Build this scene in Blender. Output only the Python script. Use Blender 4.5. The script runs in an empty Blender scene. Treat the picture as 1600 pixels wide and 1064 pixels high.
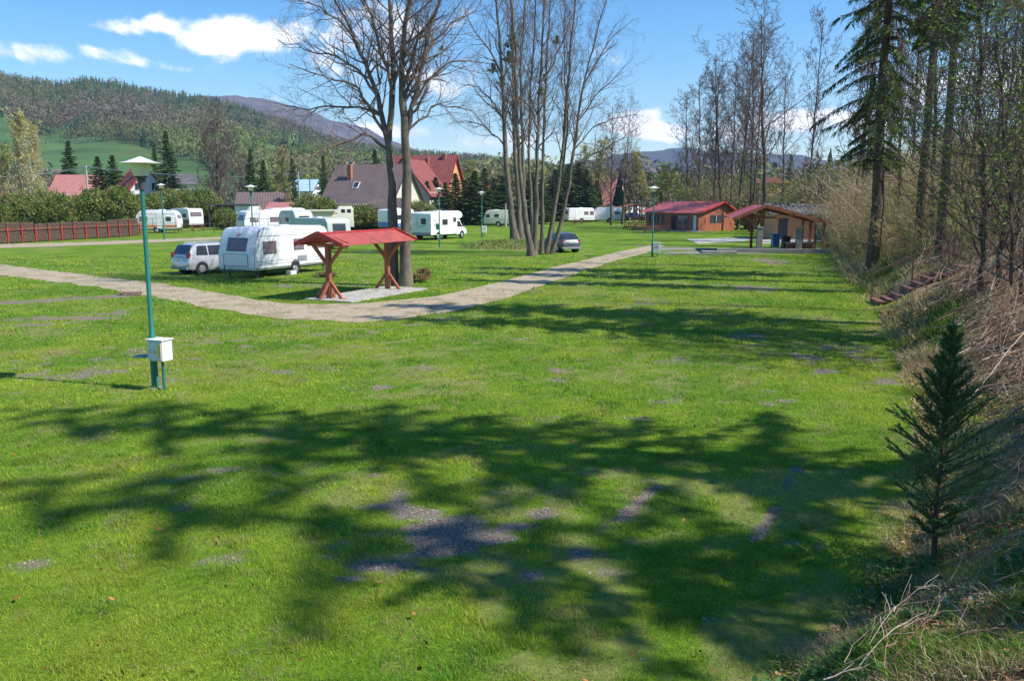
import bpy, bmesh, math, random
import numpy as np
from mathutils import Vector, Matrix

# ------------------------------------------------------------------ camera, sky, sun, exposure
scene = bpy.context.scene
F_PX = 1350.0; CX, CY = 800.0, 532.0; CAM_H = 4.0
PITCH = math.atan(220.0 / F_PX); CP, SP = math.cos(PITCH), math.sin(PITCH)
cam_d = bpy.data.cameras.new('camera'); cam = bpy.data.objects.new('camera', cam_d)
scene.collection.objects.link(cam)
cam.location = (0, 0, CAM_H); cam.rotation_euler = (math.pi / 2 - PITCH, 0, 0)
cam_d.sensor_width = 36; cam_d.lens = 36 * F_PX / 1600; cam_d.clip_end = 8000; cam_d.clip_start = 0.1
scene.camera = cam
SUN_EL = math.radians(47); SUN_DIR2 = Vector((0.955, -0.295)).normalized()   # horizontal direction towards the sun
sun_vec = Vector((SUN_DIR2.x * math.cos(SUN_EL), SUN_DIR2.y * math.cos(SUN_EL), math.sin(SUN_EL)))
sd = bpy.data.lights.new('sun', 'SUN'); sd.energy = 5.0; sd.angle = math.radians(0.53); sd.color = (1.0, 0.955, 0.89)
sun = bpy.data.objects.new('sun', sd); scene.collection.objects.link(sun)
sun.rotation_euler = sun_vec.to_track_quat('Z', 'Y').to_euler()
scene.view_settings.view_transform = 'Standard'; scene.view_settings.look = 'None'
scene.view_settings.gamma = 1.0; scene.view_settings.exposure = 0.5

W = bpy.data.worlds.new('World'); scene.world = W; W.use_nodes = True
def build_world():
    nt = W.node_tree; N = nt.nodes; L = nt.links; N.clear()
    out = N.new('ShaderNodeOutputWorld'); bg = N.new('ShaderNodeBackground'); L.new(bg.outputs[0], out.inputs[0])
    bg.inputs[1].default_value = 0.115
    sky = N.new('ShaderNodeTexSky'); sky.sky_type = 'NISHITA'; sky.sun_disc = False
    sky.sun_elevation = SUN_EL; sky.sun_rotation = math.atan2(SUN_DIR2.x, SUN_DIR2.y)
    sky.air_density = 1.0; sky.dust_density = 0.25; sky.ozone_density = 2.2; sky.altitude = 500
    hs = N.new('ShaderNodeHueSaturation'); hs.inputs['Saturation'].default_value = 1.42; hs.inputs['Value'].default_value = 1.16
    L.new(sky.outputs[0], hs.inputs['Color'])
    tc = N.new('ShaderNodeTexCoord'); sep = N.new('ShaderNodeSeparateXYZ'); L.new(tc.outputs['Generated'], sep.inputs[0])
    def m(op, a, b=None, clamp=False):
        n = N.new('ShaderNodeMath'); n.operation = op; n.use_clamp = clamp
        for i, v in enumerate((a, b)):
            if v is None: continue
            if isinstance(v, (int, float)): n.inputs[i].default_value = v
            else: L.new(v, n.inputs[i])
        return n.outputs[0]
    az = m('ARCTAN2', sep.outputs[0], sep.outputs[1]); el = m('ARCSINE', sep.outputs[2])
    # domain warp for ragged cloud edges
    cmb = N.new('ShaderNodeCombineXYZ'); L.new(az, cmb.inputs[0]); L.new(m('MULTIPLY', el, 1.45), cmb.inputs[1])
    n1 = N.new('ShaderNodeTexNoise'); n1.inputs['Scale'].default_value = 14; n1.inputs['Detail'].default_value = 9; n1.inputs['Roughness'].default_value = 0.6
    L.new(cmb.outputs[0], n1.inputs['Vector']); n1.inputs['Distortion'].default_value = .25
    n2 = N.new('ShaderNodeTexNoise'); n2.inputs['Scale'].default_value = 4.0; n2.inputs['Detail'].default_value = 4
    L.new(cmb.outputs[0], n2.inputs['Vector'])
    clouds = [(30, 6, 45, 11, .9), (0, 100, 30, 10, .9), (70, 112, 55, 14, 1.05), (210, 68, 50, 12, .95), (268, 54, 34, 13, .85), (385, 70, 85, 26, 1.25),
              (190, 100, 45, 9, .8), (238, 114, 38, 9, .75), (300, 122, 40, 6, .6), (445, 160, 16, 8, .8), (510, 60, 70, 22, .6), (620, 30, 120, 35, .7),
              (700, 130, 90, 28, .7), (560, 110, 70, 30, .7), (680, 207, 80, 14, .95), (600, 207, 30, 9, .8), (780, 225, 90, 14, .8), (870, 212, 60, 14, .7),
              (960, 195, 45, 14, 1.0), (1025, 208, 50, 15, 1.0), (1000, 178, 35, 9, .8), (1120, 212, 90, 16, .8), (1225, 195, 70, 18, 1.0), (1320, 200, 80, 20, .8),
              (480, 8, 50, 8, .6), (1500, 160, 120, 40, .8), (-300, 60, 120, 30, 1), (1900, 80, 200, 50, 1), (-700, 30, 250, 40, 1), (2400, 60, 200, 50, 1)]
    tot = None
    for (px, py, sx, sy, a) in clouds:
        a0 = math.atan((px - CX) / F_PX); e0 = math.atan((532 - py) / F_PX) - PITCH
        dx = m('DIVIDE', m('SUBTRACT', az, a0), sx / F_PX * 1.05); dy = m('DIVIDE', m('SUBTRACT', el, e0), sy / F_PX * 1.05)
        g = m('MULTIPLY', m('EXPONENT', m('MULTIPLY', m('ADD', m('MULTIPLY', dx, dx), m('MULTIPLY', dy, dy)), -1.0)), a)
        tot = g if tot is None else m('ADD', tot, g)
    dens = m('ADD', m('MULTIPLY', tot, 0.74), m('MULTIPLY', m('SUBTRACT', n1.outputs[0], 0.5), 2.9))
    dens = m('ADD', dens, m('MULTIPLY', m('SUBTRACT', n2.outputs[0], 0.5), 0.5))
    cov = N.new('ShaderNodeMapRange'); cov.interpolation_type = 'SMOOTHSTEP'; cov.inputs[1].default_value = 0.30; cov.inputs[2].default_value = 0.85
    L.new(dens, cov.inputs[0])
    ram = N.new('ShaderNodeValToRGB'); ram.color_ramp.elements[0].position = .35; ram.color_ramp.elements[0].color = (6.2, 7.0, 8.6, 1)
    ram.color_ramp.elements[1].position = .95; ram.color_ramp.elements[1].color = (9.8, 9.8, 9.9, 1)
    L.new(dens, ram.inputs[0])
    mx = N.new('ShaderNodeMix'); mx.data_type = 'RGBA'; L.new(cov.outputs[0], mx.inputs['Factor'])
    L.new(hs.outputs[0], mx.inputs['A']); L.new(ram.outputs[0], mx.inputs['B']); L.new(mx.outputs['Result'], bg.inputs[0])
build_world()

# ------------------------------------------------------------------ placing helpers
def P(px, py, Y):
    """world point at depth Y seen at photo pixel (px, py)"""
    v = (CY - py) / F_PX
    dz = Y * (v * CP - SP) / (CP + v * SP)
    d = Y * CP - dz * SP
    return Vector(((px - CX) / F_PX * d, Y, CAM_H + dz))
def G(px, py, z=0.0):
    v = (CY - py) / F_PX
    k = (v * CP - SP) / (CP + v * SP)
    return P(px, py, (z - CAM_H) / k)
def XatY(px, Y, z=0.0):
    return (px - CX) / F_PX * (Y * CP - (z - CAM_H) * SP)
def to_px(X, Y, Z):
    d = Y * CP - (Z - CAM_H) * SP; v = (Y * SP + (Z - CAM_H) * CP) / d
    return CX + F_PX * X / d, CY - F_PX * v

# ------------------------------------------------------------------ object helpers
col = scene.collection
def tag(o, label=None, cat=None, group=None, kind=None):
    if label: o['label'] = label
    if cat: o['category'] = cat
    if group: o['group'] = group
    if kind: o['kind'] = kind
    return o
def empty(name, loc, rz=0, sc=1.0):
    o = bpy.data.objects.new(name, None); col.objects.link(o); o.location = loc; o.rotation_euler = (0, 0, rz)
    o.scale = (sc, sc, sc) if isinstance(sc, (int, float)) else sc
    o.empty_display_size = 0.2
    return o
def copy_tree(o, parent=None):
    c = o.copy(); col.objects.link(c); c.parent = parent
    for ch in [x for x in o.children]: copy_tree(ch, c)
    return c
def np_mesh(name, V, Q=None, T=None, cols=None, smooth=True, attrs=None):
    me = bpy.data.meshes.new(name)
    V = np.asarray(V, np.float32).reshape(-1, 3)
    loops = []; tot = []
    if Q is not None and len(Q): Q = np.asarray(Q, np.int32); loops.append(Q.ravel()); tot.append(np.full(len(Q), 4, np.int32))
    if T is not None and len(T): T = np.asarray(T, np.int32); loops.append(T.ravel()); tot.append(np.full(len(T), 3, np.int32))
    loops = np.concatenate(loops); tot = np.concatenate(tot)
    me.vertices.add(len(V)); me.vertices.foreach_set('co', V.ravel())
    me.loops.add(len(loops)); me.loops.foreach_set('vertex_index', loops)
    me.polygons.add(len(tot)); st = np.zeros(len(tot), np.int32); st[1:] = np.cumsum(tot)[:-1]
    me.polygons.foreach_set('loop_start', st)
    try: me.polygons.foreach_set('loop_total', tot)
    except Exception: pass
    if smooth: me.polygons.foreach_set('use_smooth', np.ones(len(tot), bool))
    if cols is not None:
        a = me.color_attributes.new('tint', 'FLOAT_COLOR', 'POINT')
        c = np.ones((len(V), 4), np.float32); c[:, :3] = cols; a.data.foreach_set('color', c.ravel())
    for k, v in (attrs or {}).items():
        a = me.attributes.new(k, 'FLOAT', 'POINT'); a.data.foreach_set('value', np.asarray(v, np.float32))
    me.update(calc_edges=True); me.validate()
    return me
class Acc:
    def __init__(s): s.V = []; s.Q = []; s.T = []; s.C = []; s.n = 0
    def add(s, V, Q=None, T=None, C=None):
        V = np.asarray(V, float).reshape(-1, 3)
        if Q is not None and len(Q): s.Q.append(np.asarray(Q) + s.n)
        if T is not None and len(T): s.T.append(np.asarray(T) + s.n)
        s.V.append(V)
        if C is None: C = (1, 1, 1)
        C = np.asarray(C, float)
        s.C.append(np.broadcast_to(C, (len(V), 3)) if C.ndim == 1 else C)
        s.n += len(V)
    def mesh(s, name, smooth=True):
        return np_mesh(name, np.concatenate(s.V), np.concatenate(s.Q) if s.Q else None, np.concatenate(s.T) if s.T else None, np.concatenate(s.C), smooth)
    def build(s, name, mat, parent=None, smooth=True):
        me = s.mesh(name, smooth); me.materials.append(mat); return link(name, me, parent)
def link(name, me, parent=None):
    o = bpy.data.objects.new(name, me); col.objects.link(o)
    if parent is not None: o.parent = parent
    return o
class MB:
    """collects boxes, prisms, tubes; build() links them as one mesh object"""
    def __init__(s): s.v = []; s.f = []
    def box(s, cx, cy, cz, sx, sy, sz, rz=0, M=None):
        b = len(s.v); c, n = math.cos(rz), math.sin(rz)
        for dz in (-.5, .5):
            for dx, dy in ((-.5, -.5), (.5, -.5), (.5, .5), (-.5, .5)):
                x, y, z = dx * sx, dy * sy, dz * sz
                p = Vector((cx + x * c - y * n, cy + x * n + y * c, cz + z))
                s.v.append(M @ p if M else p)
        s.f += [(b, b+3, b+2, b+1), (b+4, b+5, b+6, b+7), (b, b+1, b+5, b+4), (b+1, b+2, b+6, b+5), (b+2, b+3, b+7, b+6), (b+3, b, b+4, b+7)]
        return s
    def beam(s, a, b, w, h):
        a = Vector(a); b = Vector(b); d = (b - a); L = d.length; d.normalize()
        up = Vector((0, 0, 1)) if abs(d.z) < .95 else Vector((1, 0, 0))
        x = d.cross(up).normalized(); y = x.cross(d).normalized(); k = len(s.v)
        for p in (a, b):
            for u, v in ((-1, -1), (1, -1), (1, 1), (-1, 1)): s.v.append(p + x * (u * w / 2) + y * (v * h / 2))
        s.f += [(k, k+3, k+2, k+1), (k+4, k+5, k+6, k+7), (k, k+1, k+5, k+4), (k+1, k+2, k+6, k+5), (k+2, k+3, k+7, k+6), (k+3, k, k+4, k+7)]
        return s
    def tube(s, pts, rad, n=10, caps=True):
        pts = [Vector(p) for p in pts]; rad = rad if isinstance(rad, (list, tuple)) else [rad] * len(pts); k = len(s.v)
        for i, p in enumerate(pts):
            t = (pts[min(i + 1, len(pts) - 1)] - pts[max(i - 1, 0)]).normalized()
            up = Vector((0, 0, 1)) if abs(t.z) < .9 else Vector((1, 0, 0))
            u = t.cross(up).normalized(); w = t.cross(u).normalized()
            for j in range(n):
                a = 2 * math.pi * j / n; s.v.append(p + (u * math.cos(a) + w * math.sin(a)) * rad[i])
        for i in range(len(pts) - 1):
            for j in range(n): s.f.append((k + i*n + j, k + i*n + (j+1) % n, k + (i+1)*n + (j+1) % n, k + (i+1)*n + j))
        if caps: s.f.append(tuple(k + j for j in range(n))); s.f.append(tuple(k + (len(pts)-1)*n + j for j in reversed(range(n))))
        return s
    def prism(s, poly, axis, a, b):
        """polygon in the plane normal to axis, extruded from a to b. axis 'y': poly is (x,z); 'x': (y,z); 'z': (x,y)"""
        k = len(s.v); n = len(poly)
        for t in (a, b):
            for (u, v) in poly:
                s.v.append(Vector((u, t, v)) if axis == 'y' else Vector((t, u, v)) if axis == 'x' else Vector((u, v, t)))
        s.f.append(tuple(range(k, k + n))); s.f.append(tuple(range(k + 2*n - 1, k + n - 1, -1)))
        for i in range(n): s.f.append((k + i, k + n + i, k + n + (i+1) % n, k + (i+1) % n))
        return s
    def face(s, pts):
        k = len(s.v); s.v += [Vector(p) for p in pts]; s.f.append(tuple(range(k, k + len(pts)))); return s
    def build(s, name, mat, parent=None, bevel=0, smooth=False, seg=2):
        me = bpy.data.meshes.new(name); me.from_pydata([tuple(v) for v in s.v], [], s.f)
        bm = bmesh.new(); bm.from_mesh(me); bmesh.ops.recalc_face_normals(bm, faces=bm.faces)
        if bevel: bmesh.ops.bevel(bm, geom=[e for e in bm.edges if e.is_manifold and e.calc_face_angle(0) > .35], offset=bevel, segments=seg, profile=.5, affect='EDGES', clamp_overlap=True)
        bm.to_mesh(me); bm.free()
        if smooth:
            for p in me.polygons: p.use_smooth = True
            try: me.set_sharp_from_angle(angle=math.radians(40))
            except Exception: pass
        me.materials.append(mat)
        return link(name, me, parent)

# ------------------------------------------------------------------ materials
def mat(name, color, rough=.6, vary=.15, vscale=3.0, bump=0.0, bscale=30.0, metal=0.0, dirt=None, dscale=1.5, damt=.35, trans=0.0, tint=False, spec=.5, coat=0.0, coords='Object', stretch=None, alpha=None):
    m = bpy.data.materials.new(name); m.use_nodes = True; nt = m.node_tree; N = nt.nodes; L = nt.links
    b = N['Principled BSDF']; b.inputs['Roughness'].default_value = rough; b.inputs['Metallic'].default_value = metal
    b.inputs['Specular IOR Level'].default_value = spec; b.inputs['Coat Weight'].default_value = coat
    tc = N.new('ShaderNodeTexCoord'); vec = tc.outputs[coords]
    if stretch:
        mp = N.new('ShaderNodeMapping'); mp.inputs['Scale'].default_value = stretch; L.new(vec, mp.inputs[0]); vec = mp.outputs[0]
    rgb = N.new('ShaderNodeRGB'); rgb.outputs[0].default_value = (*color, 1); c = rgb.outputs[0]
    if tint:
        at = N.new('ShaderNodeAttribute'); at.attribute_name = 'tint'
        mm = N.new('ShaderNodeMix'); mm.data_type = 'RGBA'; mm.blend_type = 'MULTIPLY'; mm.inputs['Factor'].default_value = 1
        L.new(c, mm.inputs['A']); L.new(at.outputs['Color'], mm.inputs['B']); c = mm.outputs['Result']
    if vary:
        n = N.new('ShaderNodeTexNoise'); n.inputs['Scale'].default_value = vscale; n.inputs['Detail'].default_value = 6; L.new(vec, n.inputs['Vector'])
        mr = N.new('ShaderNodeMapRange'); mr.inputs[1].default_value = .3; mr.inputs[2].default_value = .7; mr.inputs[3].default_value = 1 - vary; mr.inputs[4].default_value = 1 + vary
        L.new(n.outputs[0], mr.inputs[0])
        hs = N.new('ShaderNodeHueSaturation'); L.new(mr.outputs[0], hs.inputs['Value']); L.new(c, hs.inputs['Color']); c = hs.outputs[0]
    if dirt:
        n = N.new('ShaderNodeTexNoise'); n.inputs['Scale'].default_value = dscale; n.inputs['Detail'].default_value = 8; n.inputs['Roughness'].default_value = .65; L.new(vec, n.inputs['Vector'])
        mr = N.new('ShaderNodeMapRange'); mr.inputs[1].default_value = .48; mr.inputs[2].default_value = .72; mr.inputs[3].default_value = 0; mr.inputs[4].default_value = damt; L.new(n.outputs[0], mr.inputs[0])
        mm = N.new('ShaderNodeMix'); mm.data_type = 'RGBA'; L.new(mr.outputs[0], mm.inputs['Factor']); L.new(c, mm.inputs['A']); mm.inputs['B'].default_value = (*dirt, 1); c = mm.outputs['Result']
    L.new(c, b.inputs['Base Color'])
    if bump:
        n = N.new('ShaderNodeTexNoise'); n.inputs['Scale'].default_value = bscale; n.inputs['Detail'].default_value = 6; L.new(vec, n.inputs['Vector'])
        bp = N.new('ShaderNodeBump'); bp.inputs['Strength'].default_value = bump; bp.inputs['Distance'].default_value = .03; L.new(n.outputs[0], bp.inputs['Height']); L.new(bp.outputs[0], b.inputs['Normal'])
    if trans:
        tr = N.new('ShaderNodeBsdfTranslucent'); L.new(c, tr.inputs['Color'])
        ms = N.new('ShaderNodeMixShader'); ms.inputs[0].default_value = trans; L.new(b.outputs[0], ms.inputs[1]); L.new(tr.outputs[0], ms.inputs[2])
        L.new(ms.outputs[0], N['Material Output'].inputs['Surface'])
    m['vec'] = 1
    return m
def glass(name, color=(.03, .035, .045)):
    m = mat(name, color, rough=.06, vary=.3, vscale=2.5, spec=.8); return m
M = {}
M['bark'] = mat('bark_grey', (.135, .112, .09), .95, .35, 4, .8, 25, dirt=(.24, .23, .15), dscale=2.2, damt=.85, stretch=(1, 1, .45), spec=.2)
M['twig'] = mat('twig_grey', (.18, .14, .12), .9, .25, 2, spec=.2)
M['twig_far'] = mat('twig_far', (.15, .112, .10), .9, .25, .6, spec=.1)
M['bark_far'] = mat('bark_far', (.10, .075, .055), .95, .3, 2, spec=.2)
M['bark_spruce'] = mat('bark_spruce', (.12, .085, .06), .95, .35, 5, .8, 20, stretch=(1, 1, .5), spec=.2)
M['bark_birch'] = mat('bark_birch', (.62, .60, .55), .8, .15, 3, dirt=(.06, .05, .04), dscale=3, damt=.8, stretch=(1, 1, 2.5), spec=.2)
M['leaf'] = mat('leaf', (.9, .9, .9), .7, .25, 1.2, trans=.35, tint=True, spec=.25)
M['needle'] = mat('needle', (.9, .9, .9), .75, .25, .8, trans=.2, tint=True, spec=.2)
M['dry'] = mat('dry_stem', (.9, .9, .9), .85, .25, 3, tint=True, spec=.15)
M['green_paint'] = mat('green_paint', (.015, .17, .13), .45, .15, 4, dirt=(.10, .12, .10), dscale=6, damt=.3)
M['white_plastic'] = mat('white_plastic', (.72, .72, .70), .5, .06, 2, dirt=(.35, .33, .28), dscale=5, damt=.25)
M['lamp_glass'] = mat('lamp_glass', (.75, .75, .62), .35, .08, 4)
M['black'] = mat('black_rubber', (.02, .02, .022), .75, .2, 6)
M['white_gel'] = mat('white_gelcoat', (.84, .82, .82), .35, .05, 1.2, dirt=(.42, .40, .33), dscale=1.1, damt=.30, coat=.2)
M['cream_gel'] = mat('cream_gelcoat', (.72, .68, .55), .4, .06, 1.2, dirt=(.4, .36, .28), dscale=1.2, damt=.35)
M['grey_gel'] = mat('grey_gelcoat', (.50, .53, .50), .45, .06, 1.2, dirt=(.28, .29, .24), dscale=1.5, damt=.4)
M['trim'] = mat('dark_trim', (.07, .07, .075), .5, .1, 5)
M['alu'] = mat('aluminium', (.6, .6, .6), .35, .08, 5, metal=.8)
M['glass'] = glass('window_glass')
M['curtain'] = mat('curtained_glass', (.20, .15, .17), .15, .5, 14, spec=.7, stretch=(6, 6, .6))
M['silver'] = mat('silver_paint', (.56, .56, .57), .28, .04, 2, metal=.3, coat=.6)
M['slate'] = mat('slate_paint', (.11, .125, .15), .3, .05, 2, metal=.4, coat=.6)
M['navy'] = mat('navy_paint', (.03, .045, .12), .3, .05, 2, metal=.3, coat=.6)
M['tail'] = mat('tail_lamp', (.35, .015, .03), .2, .1, 20, coat=.5)
M['rim'] = mat('wheel_rim', (.5, .5, .51), .35, .08, 8, metal=.6)
M['red_wood'] = mat('red_brown_wood', (.33, .10, .045), .6, .25, 2.5, .4, 40, dirt=(.16, .06, .04), dscale=3, damt=.5, stretch=(1, 1, .3))
M['table_wood'] = mat('table_wood', (.24, .075, .045), .65, .3, 3, .4, 40)
M['steps_wood'] = mat('step_wood', (.20, .085, .07), .7, .3, 3, .5, 30, dirt=(.12, .09, .07), dscale=4, damt=.5)
M['concrete'] = mat('concrete', (.42, .40, .36), .9, .15, 2, .5, 40, dirt=(.22, .20, .16), dscale=1.4, damt=.6)
M['concrete_dark'] = mat('concrete_dark', (.27, .255, .23), .9, .2, 2, .6, 30, dirt=(.14, .13, .11), dscale=2, damt=.6)
M['orange_mark'] = mat('orange_stripe', (.62, .20, .06), .45, .1, 3)
M['yellow_mark'] = mat('yellow_label', (.85, .55, .06), .5, .05, 3)
M['blue_mark'] = mat('blue_paint', (.06, .22, .55), .45, .1, 3)
M['red_mark'] = mat('red_paint', (.45, .03, .03), .5, .15, 3)
M['grey_mark'] = mat('grey_mark', (.25, .27, .31), .5, .1, 3)
M['cream_wall'] = mat('cream_render', (.60, .55, .45), .9, .08, 1.5, .3, 20, dirt=(.4, .36, .28), dscale=.8, damt=.3)
M['white_wall'] = mat('white_render', (.75, .75, .74), .9, .06, 1.5, dirt=(.5, .48, .42), dscale=.8, damt=.3)
M['orange_wall'] = mat('orange_render', (.66, .31, .14), .9, .10, 1.0, .3, 20, dirt=(.5, .26, .14), dscale=.8, damt=.4)
M['timber_frame'] = mat('window_frame_white', (.7, .7, .69), .5, .05, 2)

# ------------------------------------------------------------------ noise in numpy
_rs = np.random.RandomState(7); _tab = _rs.rand(256, 256)
def vnoise(x, y, s=1.0, oct=4, seed=0):
    x = np.asarray(x, float) / s + 17.3 * seed; y = np.asarray(y, float) / s + 9.1 * seed; t = 0; a = 1; w = 0
    for _ in range(oct):
        xi = np.floor(x).astype(int); yi = np.floor(y).astype(int); fx = x - xi; fy = y - yi
        fx = fx * fx * (3 - 2 * fx); fy = fy * fy * (3 - 2 * fy)
        g = lambda i, j: _tab[i % 256, j % 256]
        t = t + a * ((g(xi, yi) * (1-fx) + g(xi+1, yi) * fx) * (1-fy) + (g(xi, yi+1) * (1-fx) + g(xi+1, yi+1) * fx) * fy)
        w += a; a *= .55; x = x * 2.03 + 5.1; y = y * 2.03 + 3.7
    return t / w
def sstep(x, a, b):
    t = np.clip((x - a) / (b - a), 0, 1); return t * t * (3 - 2 * t)

# ------------------------------------------------------------------ terrain
foot = [(-30, -22), (-14, -9), (-4.2, 0)] + [tuple(G(*p)[:2]) for p in ((1180, 1064), (1330, 930), (1415, 800), (1425, 680), (1405, 570), (1385, 520), (1352, 470), (1310, 420), (1290, 388))] + [(34, 95), (48, 125), (75, 180)]
foot = np.array(foot, float)
def bank_d(X, Y):
    """signed distance to the foot of the bank, positive up the bank (to the right)"""
    X = np.asarray(X, float); Y = np.asarray(Y, float); best = np.full(X.shape, 1e9); sg = np.ones(X.shape)
    for i in range(len(foot) - 1):
        a = foot[i]; b = foot[i+1]; d = b - a; L2 = d @ d
        t = np.clip(((X - a[0]) * d[0] + (Y - a[1]) * d[1]) / L2, 0, 1)
        qx = X - a[0] - t * d[0]; qy = Y - a[1] - t * d[1]; dist = np.hypot(qx, qy)
        cr = d[1] * (X - a[0]) - d[0] * (Y - a[1]); k = dist < best - 1e-9
        best = np.where(k, dist, best); sg = np.where(k, np.sign(cr), sg)
    return best * sg
def zg(X, Y):
    d = bank_d(X, Y); n = vnoise(X, Y, 2.2, 3, 1) - .5
    dd = np.clip(d + n * 1.2 * (d > 0), 0, None)
    h = 10 * (1 - np.exp(-dd * .50 / 10)) * sstep(dd, -.3, 1.4)
    h = h + np.clip(dd, 0, 2) * .12 * (vnoise(X, Y, .7, 3, 2) - .5)
    return h
def zg1(x, y): return float(zg(np.array([x]), np.array([y]))[0])

# bare / gravel spots (photo pixels turned to ground places): px, py, sx, sy, strength
spots = [(700, 832, 62, 26, 1.5), (650, 803, 45, 10, 1.3), (760, 838, 50, 13, 1.3), (812, 824, 34, 8, 1.2), (845, 803, 22, 9, 1.1), (690, 858, 36, 12, 1.2), (590, 792, 36, 5, 1.0),
         (600, 885, 55, 8, .8), (540, 905, 30, 6, .7), (660, 890, 20, 7, .6), (905, 862, 12, 10, .95), (830, 900, 22, 8, .75), (165, 868, 35, 9, .6), (345, 845, 40, 12, .6), (510, 960, 25, 8, .6),
         (1243, 732, 12, 7, .9), (1275, 853, 22, 7, .9), (600, 605, 26, 5, .8), (1180, 450, 45, 5, .8), (1200, 408, 40, 6, .8), (1175, 525, 35, 9, .8), (1140, 448, 40, 5, .6),
         (1290, 580, 28, 5, .9), (1255, 560, 25, 8, .7), (1285, 540, 20, 5, .5), (1385, 595, 25, 9, .8), (1330, 600, 30, 6, .4), (1210, 630, 60, 14, .4), (1340, 548, 50, 10, .5), (1360, 560, 40, 30, .4), (60, 505, 80, 9, .6), (120, 497, 80, 5, .8), (30, 885, 50, 14, .6),
         (350, 970, 20, 8, .5), (1040, 900, 25, 10, .4), (510, 870, 25, 8, .5), (430, 740, 15, 4, .6), (585, 743, 10, 4, .6), (785, 770, 15, 4, .6), (815, 530, 25, 4, .5),
         (1100, 965, 35, 10, .6), (930, 895, 60, 12, .3), (520, 1005, 20, 12, .5), (1000, 655, 18, 4, .6), (1075, 700, 14, 8, .5), (560, 445, 40, 3, .5), (470, 447, 60, 4, .7), (1190, 400, 60, 4, .4), (1230, 395, 60, 3, .5), (1030, 795, 15, 5, .3), (650, 575, 30, 3, .3)]
lines = [((1025, 762), (968, 812), 9, 1.1), ((1213, 790), (1182, 842), 9, 1.0), ((0, 505), (190, 488), 5, .6), ((-60, 590), (540, 512), 16, .32), ((-60, 478), (195, 462), 3, .9), ((1010, 384), (1100, 392), 3, .5), ((1240, 735), (1215, 785), 6, .4),((620,775),(660,850),14,.5)]
SP_ = []
for (px, py, sx, sy, s) in spots:
    c = G(px, py); e = G(px + sx, py); f1 = G(px, py - sy); SP_.append((c.x, c.y, abs(e.x - c.x), abs(f1.y - c.y), s))
LN_ = []
for (a, b, w, s) in lines:
    A = G(*a); B = G(*b); mpx = ((a[0]+b[0])/2, (a[1]+b[1])/2); hv = abs(b[0]-a[0]) > 2*abs(b[1]-a[1])
    c = G(*mpx); e = G(mpx[0], mpx[1] - w) if hv else G(mpx[0] + w, mpx[1]); LN_.append((A.x, A.y, B.x, B.y, (e - c).length, s))
def bare(X, Y):
    X = np.asarray(X, float); Y = np.asarray(Y, float); t = np.zeros(X.shape)
    for (cx, cy, sx, sy, s) in SP_:
        t = np.maximum(t, (s + (.5 if s > 1.1 else 0)) * np.exp(-((X - cx) / sx) ** 2 * .9 - ((Y - cy) / sy) ** 2 * .9))
    for (ax, ay, bx, by, w, s) in LN_:
        dx, dy = bx - ax, by - ay; k = np.clip(((X - ax) * dx + (Y - ay) * dy) / (dx*dx + dy*dy), 0, 1)
        d = np.hypot(X - ax - k * dx, Y - ay - k * dy); t = np.maximum(t, s * np.exp(-(d / w) ** 2 * .7))
    n = vnoise(X, Y, .45, 4, 5) - .5
    n2 = vnoise(X, Y, 2.6, 4, 6)
    sp_ = np.clip((vnoise(X, Y, 1.1, 5, 7) - .72) * 9, 0, .7)
    return np.clip(np.clip((t + n * 1.3 * (t > .05) - .38) * 3.2, 0, 1) + sp_, 0, 1), np.clip((n2 - .64) * 5 + n * 4.5, 0, .75)
def axis(lo, hi, d, outer_lo, outer_hi, k=1.09):
    a = list(np.arange(lo, hi, d)); s = d; x = hi
    while x < outer_hi: a.append(x); s *= k; x += s
    a.append(outer_hi); s = d; x = lo - d; b = []
    while x > outer_lo: b.append(x); s *= k; x -= s
    b.append(outer_lo); return np.array(b[::-1] + a)
xs = axis(-12, 14, .12, -1800, 2200, 1.05); ys = axis(5, 26, .12, -120, 3800, 1.035)
XX, YY = np.meshgrid(xs, ys); sh = XX.shape; X1 = XX.ravel(); Y1 = YY.ravel()
ZZ = zg(X1, Y1); ZZ = np.where(bank_d(X1, Y1) < -2, 0, ZZ)
idx = np.arange(X1.size).reshape(sh); Q = np.stack([idx[:-1, :-1], idx[:-1, 1:], idx[1:, 1:], idx[1:, :-1]], -1).reshape(-1, 4)
br, dr = bare(X1, Y1); bd = bank_d(X1, Y1)
bkm = sstep(bd + (vnoise(X1, Y1, .8, 4, 3) - .5) * 2.4, -.3, .9)

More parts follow.
